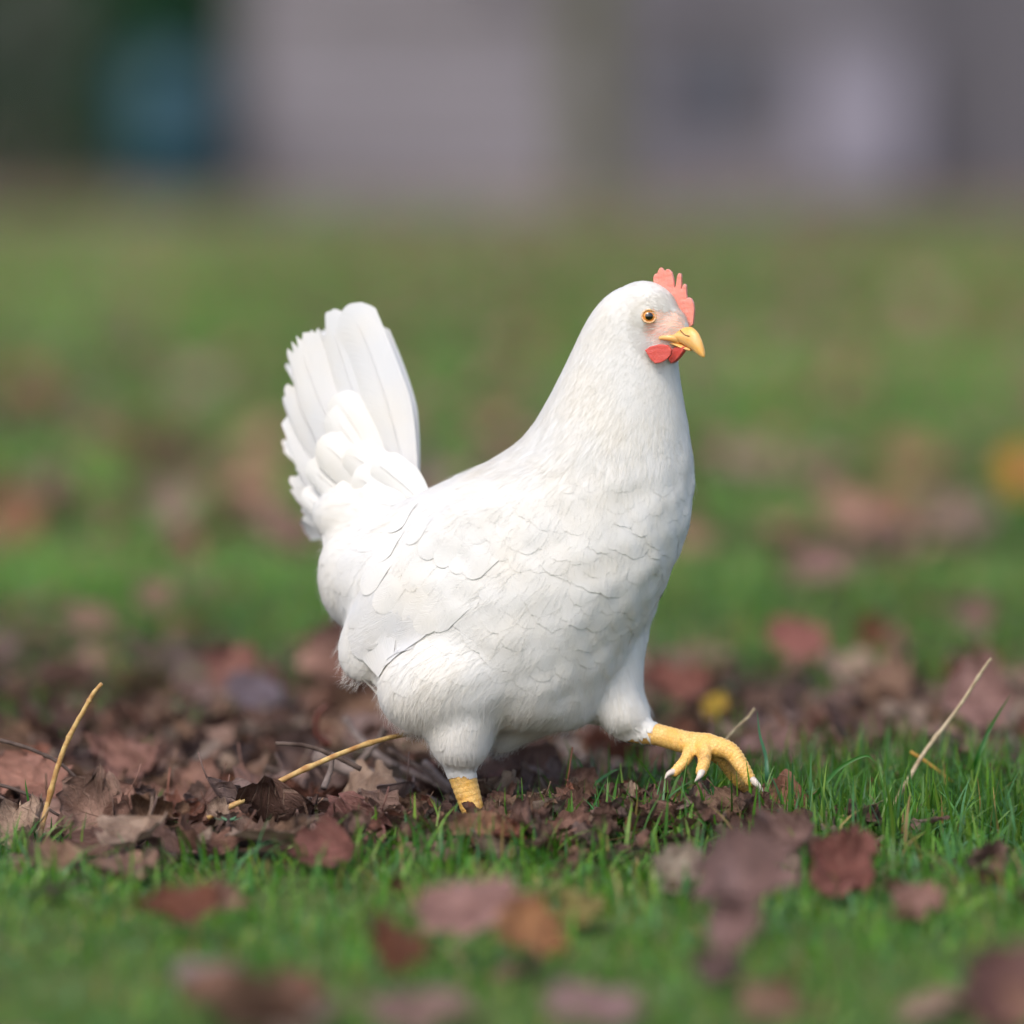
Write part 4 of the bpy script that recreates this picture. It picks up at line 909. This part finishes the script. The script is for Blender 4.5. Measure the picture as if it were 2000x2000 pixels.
leaf(250,1480,74,(.36,.19,.15),2,(40,0,60),.03,'blurred pinkish leaf behind the upright straw')
leaf(390,1462,84,(.40,.26,.20),6,(40,0,100),.012,'large blurred tan leaf left of the long straw')
leaf(40,1510,70,(.44,.22,.16),0,(50,0,60),.03,'blurred orange pink leaf behind the twigs at the left edge')
leaf(1920,1360,64,(.38,.22,.19),7,(48,0,95),.045,'blurred pink brown leaf over a dark hollow behind the stalk tip')
leaf(1460,1470,80,(.34,.20,.17),0,(30,0,95),.02,'blurred pinkish brown leaf behind the tall blue green blade')
# the rest of the litter: top-level leaves sharing labels by zone, then one joined mass
r = np.random.default_rng(42); PNAME = ['brown', 'dull brown', 'mauve brown', 'mauve', 'rust red', 'reddish brown', 'tan', 'blackish', 'pinkish', 'russet', 'greyish pink']
PAL = np.array([BR, BR, (.30,.19,.15), MV, RU, (.36,.20,.15), TN, DK, (.40,.25,.20), (.33,.18,.13), (.36,.25,.22)])
def where(x_, y_):
    if y_ > 1660: side = 'lower left corner' if x_ < 500 else 'grass below the standing foot' if x_ < 1050 else 'grass below the raised foot' if x_ < 1500 else 'lower right corner'; return 'in the blurred foreground, ' + side
    if y_ < 1240: return 'on the blurred lawn, ' + ('left of the hen, ' if x_ < 600 else 'behind the hen, ' if x_ < 1350 else 'right of the hen, ') + ('far back' if y_ < 1100 else 'just before the litter')
    row = 'in the back litter' if y_ < 1440 else 'in the middle litter' if y_ < 1550 else 'in the near litter'
    for lim, nm in ((100, 'left of the upright straw'), (230, 'right behind the upright straw'), (420, 'between the two straws'), (620, 'below the left half of the long straw'), (830, 'below the right half of the long straw'),
                    (1000, 'beside the standing foot'), (1200, 'between the feet'), (1400, 'under the raised foot'), (1600, 'right of the raised foot'), (1800, 'left of the pale stalk'), (2100, 'right of the pale stalk')):
        if x_ < lim: return row + ', ' + nm
zones = [('leaves of the litter left of the hen', (0, 870, 1400, 1640)), ('leaves of the litter under the hen', (860, 1350, 1400, 1640)),
         ('leaves of the litter right of the hen', (1350, 2000, 1290, 1560)), ('leaves on the lawn behind', (0, 2000, 1000, 1400)), ('leaves in the foreground grass', (0, 2000, 1680, 2000))]
cnts = [60, 38, 40, 40, 3]; used = set()
for (grp, (xa, xb, ya, yb)), cnt in zip(zones, cnts):
    for k in range(cnt):
        for _ in range(60):
            py_ = r.uniform(ya, yb); px_ = r.uniform(xa, xb); ci = int(r.integers(0, len(PAL))); sz_ = r.uniform(38, 76)
            lab = ('small ' if sz_ < 50 else 'large ' if sz_ > 64 else 'medium ') + PNAME[ci] + ' leaf ' + where(px_, py_)
            if lab not in used: break
        used.add(lab)
        leaf(px_, py_, sz_*(1.0 if ya > 1200 else 1.2), tuple(PAL[ci]*r.uniform(.85, 1.15)), int(r.integers(0, 14)),
             (r.normal(0, 24), r.normal(0, 24), r.uniform(0, 360)), r.uniform(.006, .022), lab, grp)
Vs, Fs, Us, Cs = [], [], [], []; o_ = 0
def jleaf(x, y, z, size, rot, c_, var):
    global o_
    V, F, uv = LV[var]; M_ = np.array((Matrix.Rotation(rot[2], 3, 'Z') @ Matrix.Rotation(rot[1], 3, 'Y') @ Matrix.Rotation(rot[0], 3, 'X')))
    Vs.append((V*size) @ M_.T + np.array([x, y, z])); Fs.extend([tuple(i+o_ for i in f) for f in F]); Us.append(uv); Cs.append(np.tile(c_, (len(V), 1))); o_ += len(V)
nl = 0
for k in range(3900):
    y = r.uniform(-1.2, 2.2); x = r.uniform(-1, 1)*(.42*(y+4)/4+.12); lt = float(litter(np.array([x]), np.array([y]))[0])
    if r.random() > (.02 if y > -.1 else .012) + lt*(.23 if y < .3 else .16): continue
    if -.15 < x < -.02 and -.06 < y < .12 and r.random() < .6: continue
    jleaf(x, y, float(gz(x, y))+r.uniform(.002, .012), r.uniform(.042, .085), (r.normal(0, .35), r.normal(0, .35), r.uniform(0, 6.28)), PAL[r.integers(0, len(PAL))]*r.uniform(.7, 1.2), int(r.integers(0, 14))); nl += 1
for k in range(1500):          # broken bits of leaf
    y = r.normal(.12, .28); x = r.uniform(-.5, .5)
    if k < 260: x = r.normal(.02, .09); y = r.normal(-.10, .05)
    elif r.random() > .15+float(litter(np.array([x]), np.array([y]))[0])*.8: continue
    jleaf(x, y, float(gz(x, y))+r.uniform(.004, .024), r.uniform(.012, .030), (r.normal(0, .7), r.normal(0, .7), r.uniform(0, 6.28)), PAL[r.integers(0, len(PAL))]*r.uniform(.6, 1.15), int(r.integers(0, 14))); nl += 1
for k in range(900):
    y = 2.2 + 26*r.random()**1.4; x = r.uniform(-1, 1)*(.44*(y+4)/4+.2)
    jleaf(x, y, r.uniform(.02, .055), r.uniform(.05, .10), (r.normal(0, .5), r.normal(0, .5), r.uniform(0, 6.28)), PAL[r.integers(0, len(PAL))]*r.uniform(1.0, 1.5), int(r.integers(0, 14))); nl += 1
print('joined leaves', nl)
me = bpy.data.meshes.new('leaf_litter'); VV = np.concatenate(Vs); me.from_pydata(VV.tolist(), [], Fs); me.polygons.foreach_set('use_smooth', [True]*len(Fs))
a_ = me.color_attributes.new('Col', 'FLOAT_COLOR', 'POINT'); cc = np.ones((len(VV), 4), np.float32); cc[:, :3] = np.concatenate(Cs); a_.data.foreach_set('color', cc.ravel())
l = me.uv_layers.new(name='UVMap'); vi = np.empty(len(me.loops), np.int32); me.loops.foreach_get('vertex_index', vi); l.data.foreach_set('uv', np.concatenate(Us).astype(np.float32)[vi].ravel()); me.update()
tag(link('leaf_litter', me, M_LEAFJ), 'carpet of broken brown leaves lying between grass on the ground', 'leaf litter', kind='stuff')
# pale green sprig
sg = atz(440, 1660, 0); mbs = MB(); mbs.tube([sg, sg+np.array([.001, 0, .012]), sg+np.array([.002, 0, .020])], .0008, 6)
me = mbs.mesh('stem'); spr = bpy.data.objects.new('sprig', None); COL.objects.link(spr); tag(spr, 'tiny pale green sprig with a few leaflets in front of the litter', 'sprig')
M_SPRIG = simple_mat('sprig_green', (.12, .26, .14), .5, 300, .2, .1, .0003, trans=.2)
link('stem', me, M_SPRIG, spr)
for k in range(6):
    a = k*1.05; d_ = np.array([math.cos(a), math.sin(a)*.8, .25]); c_ = sg+np.array([.002, 0, .020]); s_ = np.array([-d_[1], d_[0], 0])
    V = [c_, c_+d_*.005+s_*.0022, c_+d_*.011, c_+d_*.005-s_*.0022, c_+d_*.005+np.array([0, 0, -.0006])]
    link('leaf', MB().add(V, [(0, 1, 4), (1, 2, 4), (2, 3, 4), (3, 0, 4)]).mesh('leaf'), M_SPRIG, spr)

# ---- far background, about 39 m from the camera
BX = lambda p_: (p_-1000)*39/FPX
def boxpart(name, lo, hi, mat, parent=None):
    return link(name, MB().box(lo, hi).mesh(name, False), mat, parent)
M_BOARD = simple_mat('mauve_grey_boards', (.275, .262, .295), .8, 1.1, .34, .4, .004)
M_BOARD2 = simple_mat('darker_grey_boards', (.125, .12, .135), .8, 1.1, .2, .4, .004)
M_BOARD3 = simple_mat('weathered_grey_boards', (.205, .192, .20), .8, 1.1, .34, .4, .004)
M_TRIM = simple_mat('grey_trim', (.17, .15, .17), .7, 8, .2)
M_PALE = simple_mat('pale_lilac_paint', (.255, .245, .30), .6, 6, .15)
M_PANE = simple_mat('dull_window_glass', (.10, .115, .15), .15, 3, .2)
M_BARREL = simple_mat('blue_plastic', (.010, .060, .085), .5, 3, .2)
M_ROOF = simple_mat('dark_roofing', (.06, .055, .055), .85, 4, .2)
shed = bpy.data.objects.new('shed', None); COL.objects.link(shed); shed.location = (0, 35, 0)
tag(shed, 'long blurred grey board clad building across the back of the lawn', 'building')
def sp(name, lo, hi, mat, par=None):
    o = boxpart(name, lo, hi, mat, par or shed)
    if par is None: o.matrix_parent_inverse = Matrix.Translation((0, -35, 0))
    return o
x0, x1 = BX(500), BX(2700)
wall = sp('wall', (x0+.02, 35.03, 0), (x1-.02, 40, 3.3), M_TRIM)
prot = None; xs = [x0, BX(1760), x1]
for s_ in range(2):
    for k in range(16):
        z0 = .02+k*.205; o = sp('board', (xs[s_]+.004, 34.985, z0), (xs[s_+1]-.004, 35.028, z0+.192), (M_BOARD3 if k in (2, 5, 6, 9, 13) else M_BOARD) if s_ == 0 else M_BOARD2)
wn = sp('window', (BX(1262), 34.93, .46), (BX(1530), 34.983, 1.02), M_TRIM)
o = boxpart('pane', (BX(1262)+.06, 34.91, .52), (BX(1396)-.02, 34.929, .96), M_PANE, wn); o.matrix_parent_inverse = Matrix.Translation((0, -35, 0))
o = boxpart('pane', (BX(1396)+.02, 34.91, .52), (BX(1530)-.06, 34.929, .96), M_PANE, wn); o.matrix_parent_inverse = Matrix.Translation((0, -35, 0))
for o in wn.children: o.matrix_parent_inverse = Matrix.Identity(4)
o = sp('roof', (x0-.3, 34.5, 3.3), (x1+.3, 40.4, 3.45), M_ROOF)
o = sp('corner_board', (x0-.10, 34.97, 0), (x0-.002, 35.1, 3.3), M_TRIM)
# pale cabinet in front of the wall
cb = bpy.data.objects.new('cabinet', None); COL.objects.link(cb); tag(cb, 'pale lilac cabinet standing blurred against the grey building at the upper right', 'cabinet')
cb.location = (0, 0, 0)
boxpart('body', (BX(1560), 34.2, .08), (BX(1760), 34.75, 1.05), M_PALE, cb); boxpart('lid', (BX(1555), 34.15, 1.052), (BX(1765), 34.8, 1.10), M_PALE, cb)
boxpart('door', (BX(1567), 34.17, .14), (BX(1658), 34.197, 1.0), M_PALE, cb); boxpart('door', (BX(1662), 34.17, .14), (BX(1753), 34.197, 1.0), M_PALE, cb)
for k in (1575, 1745):
    boxpart('foot', (BX(k)-.03, 34.3, 0), (BX(k)+.03, 34.6, .078), M_TRIM, cb)
# mossy post
M_MOSS = simple_mat('mossy_bark', (.115, .12, .075), .9, 12, .4, .8, .01)
tr = bpy.data.objects.new('tree', None); COL.objects.link(tr); tag(tr, 'mossy tree trunk blurred in front of the grey wall right of centre', 'tree')
bx_ = BX(1150); P = [(bx_, 33.6, -.05), (bx_+.01, 33.6, .3), (bx_-.02, 33.6, 1.2), (bx_+.05, 33.6, 2.6), (bx_+.1, 33.6, 4.4)]
link('trunk', MB().tube(catmull(P, 6), np.linspace(.22, .11, 25), 14).mesh('trunk'), M_MOSS, tr)
for k in range(6):
    a = k*1.1; b0 = np.array([bx_+.06, 33.6, 2.8+.25*k]); link('branch', MB().tube(catmull([b0, b0+np.array([math.cos(a)*.6, math.sin(a)*.6, .5]), b0+np.array([math.cos(a)*1.3, math.sin(a)*1.3, 1.3])], 5), np.linspace(.05, .012, 11), 8).mesh('branch'), M_MOSS, tr)
def foliage(name, lo, hi, n_, size, cols, seed, round_=True):
    q = np.random.default_rng(seed); lo = np.array(lo); hi = np.array(hi); p = q.uniform(-1, 1, (n_*2, 3))
    if round_: p = p[(np.abs(p)**9).sum(1) < 1][:n_]
    p = (lo+hi)/2 + p*(hi-lo)/2 + q.normal(0, .04, (len(p), 3)); n_ = len(p)
    a = q.normal(size=(n_, 3)); a /= np.linalg.norm(a, axis=1)[:, None]; b_ = np.cross(a, q.normal(size=(n_, 3))); b_ /= np.linalg.norm(b_, axis=1)[:, None]
    s = size*q.uniform(.6, 1.4, (n_, 1)); V = np.stack([p-a*s, p+b_*s*.45, p+a*s, p-b_*s*.45], 1).reshape(-1, 3)
    c_ = np.array(cols)[q.integers(0, len(cols), n_)]*(1+.3*noise3(p, 1.6, seed))[:, None]; return mesh_np(name, V, np.arange(n_*4).reshape(-1, 4), color=np.repeat(c_, 4, 0), smooth=False)
HG = [(.03,.12,.06),(.02,.09,.05),(.045,.13,.04),(.02,.10,.075)]
crown = link('crown', foliage('crown', (bx_-1.6, 32.4, 3.4), (bx_+1.8, 35.2, 6.2), 5000, .07, [(.05,.10,.03),(.07,.09,.03)], 77), M_GRASS, tr)
def hedge(lo, hi, seed, label, cols):
    h_ = bpy.data.objects.new('hedge', None); COL.objects.link(h_); h_.location = ((lo[0]+hi[0])/2, (lo[1]+hi[1])/2, 0); tag(h_, label, 'hedge')
    inv = Matrix.Translation(-Vector(h_.location))
    o = link('foliage', foliage('foliage', lo, hi, 14000, .07, cols, seed), M_GRASS, h_); o.matrix_parent_inverse = inv
    for k in range(5):
        xx = lo[0]+(hi[0]-lo[0])*(k+.5)/5; yy = (lo[1]+hi[1])/2
        o = link('stem', MB().tube([(xx, yy, -.02), (xx+.05, yy, .6), (xx-.05, yy, hi[2]*.75)], [.05, .04, .02], 8).mesh('stem'), M_MOSS, h_); o.matrix_parent_inverse = inv
hedge((-2.9, 35.2, -.05), (-1.80, 37.6, 3.0), 5, 'dark green hedge blurred at the top left behind the blue barrel', HG)
hedge((-8.0, 35.3, -.05), (-2.7, 37.8, 3.2), 6, 'olive green hedge blurred in the top left corner', [(.05,.085,.035),(.03,.075,.03),(.02,.07,.035)])
br = bpy.data.objects.new('barrel', None); COL.objects.link(br); bc_ = Vector((BX(355), 34.4, 0)); br.location = bc_; tag(br, 'dark blue barrel blurred in front of the hedge at the top left', 'barrel')
prof = [(0, .30), (.05, .33), (.28, .35), (.30, .365), (.33, .35), (.60, .35), (.62, .365), (.65, .35), (.88, .33), (.93, .29)]
V = []; F = []
for z_, r_ in prof:
    for k in range(28): a = 2*math.pi*k/28; V.append((r_*math.cos(a), r_*math.sin(a), z_))
for j in range(len(prof)-1):
    for k in range(28): F.append((j*28+k, j*28+(k+1) % 28, (j+1)*28+(k+1) % 28, (j+1)*28+k))
F.append(tuple(range(27, -1, -1))); F.append(tuple(range((len(prof)-1)*28, len(prof)*28)))
link('body', MB().add(V, F).mesh('body'), M_BARREL, br)
link('lid', MB().add([(x_*.98, y_*.98, z_+dz) for dz in (0, .04) for x_, y_, z_ in [(.30*math.cos(2*math.pi*k/28), .30*math.sin(2*math.pi*k/28), .931) for k in range(28)]],
     [(k, (k+1) % 28, 28+(k+1) % 28, 28+k) for k in range(28)]+[tuple(range(28, 56))]).mesh('lid'), M_BARREL, br)
# dark backdrop trees beyond everything so that the horizon is closed
hedge((-30, 44, 0), (-6, 48, 6), 9, 'row of dark trees beyond the left end of the lawn', HG)
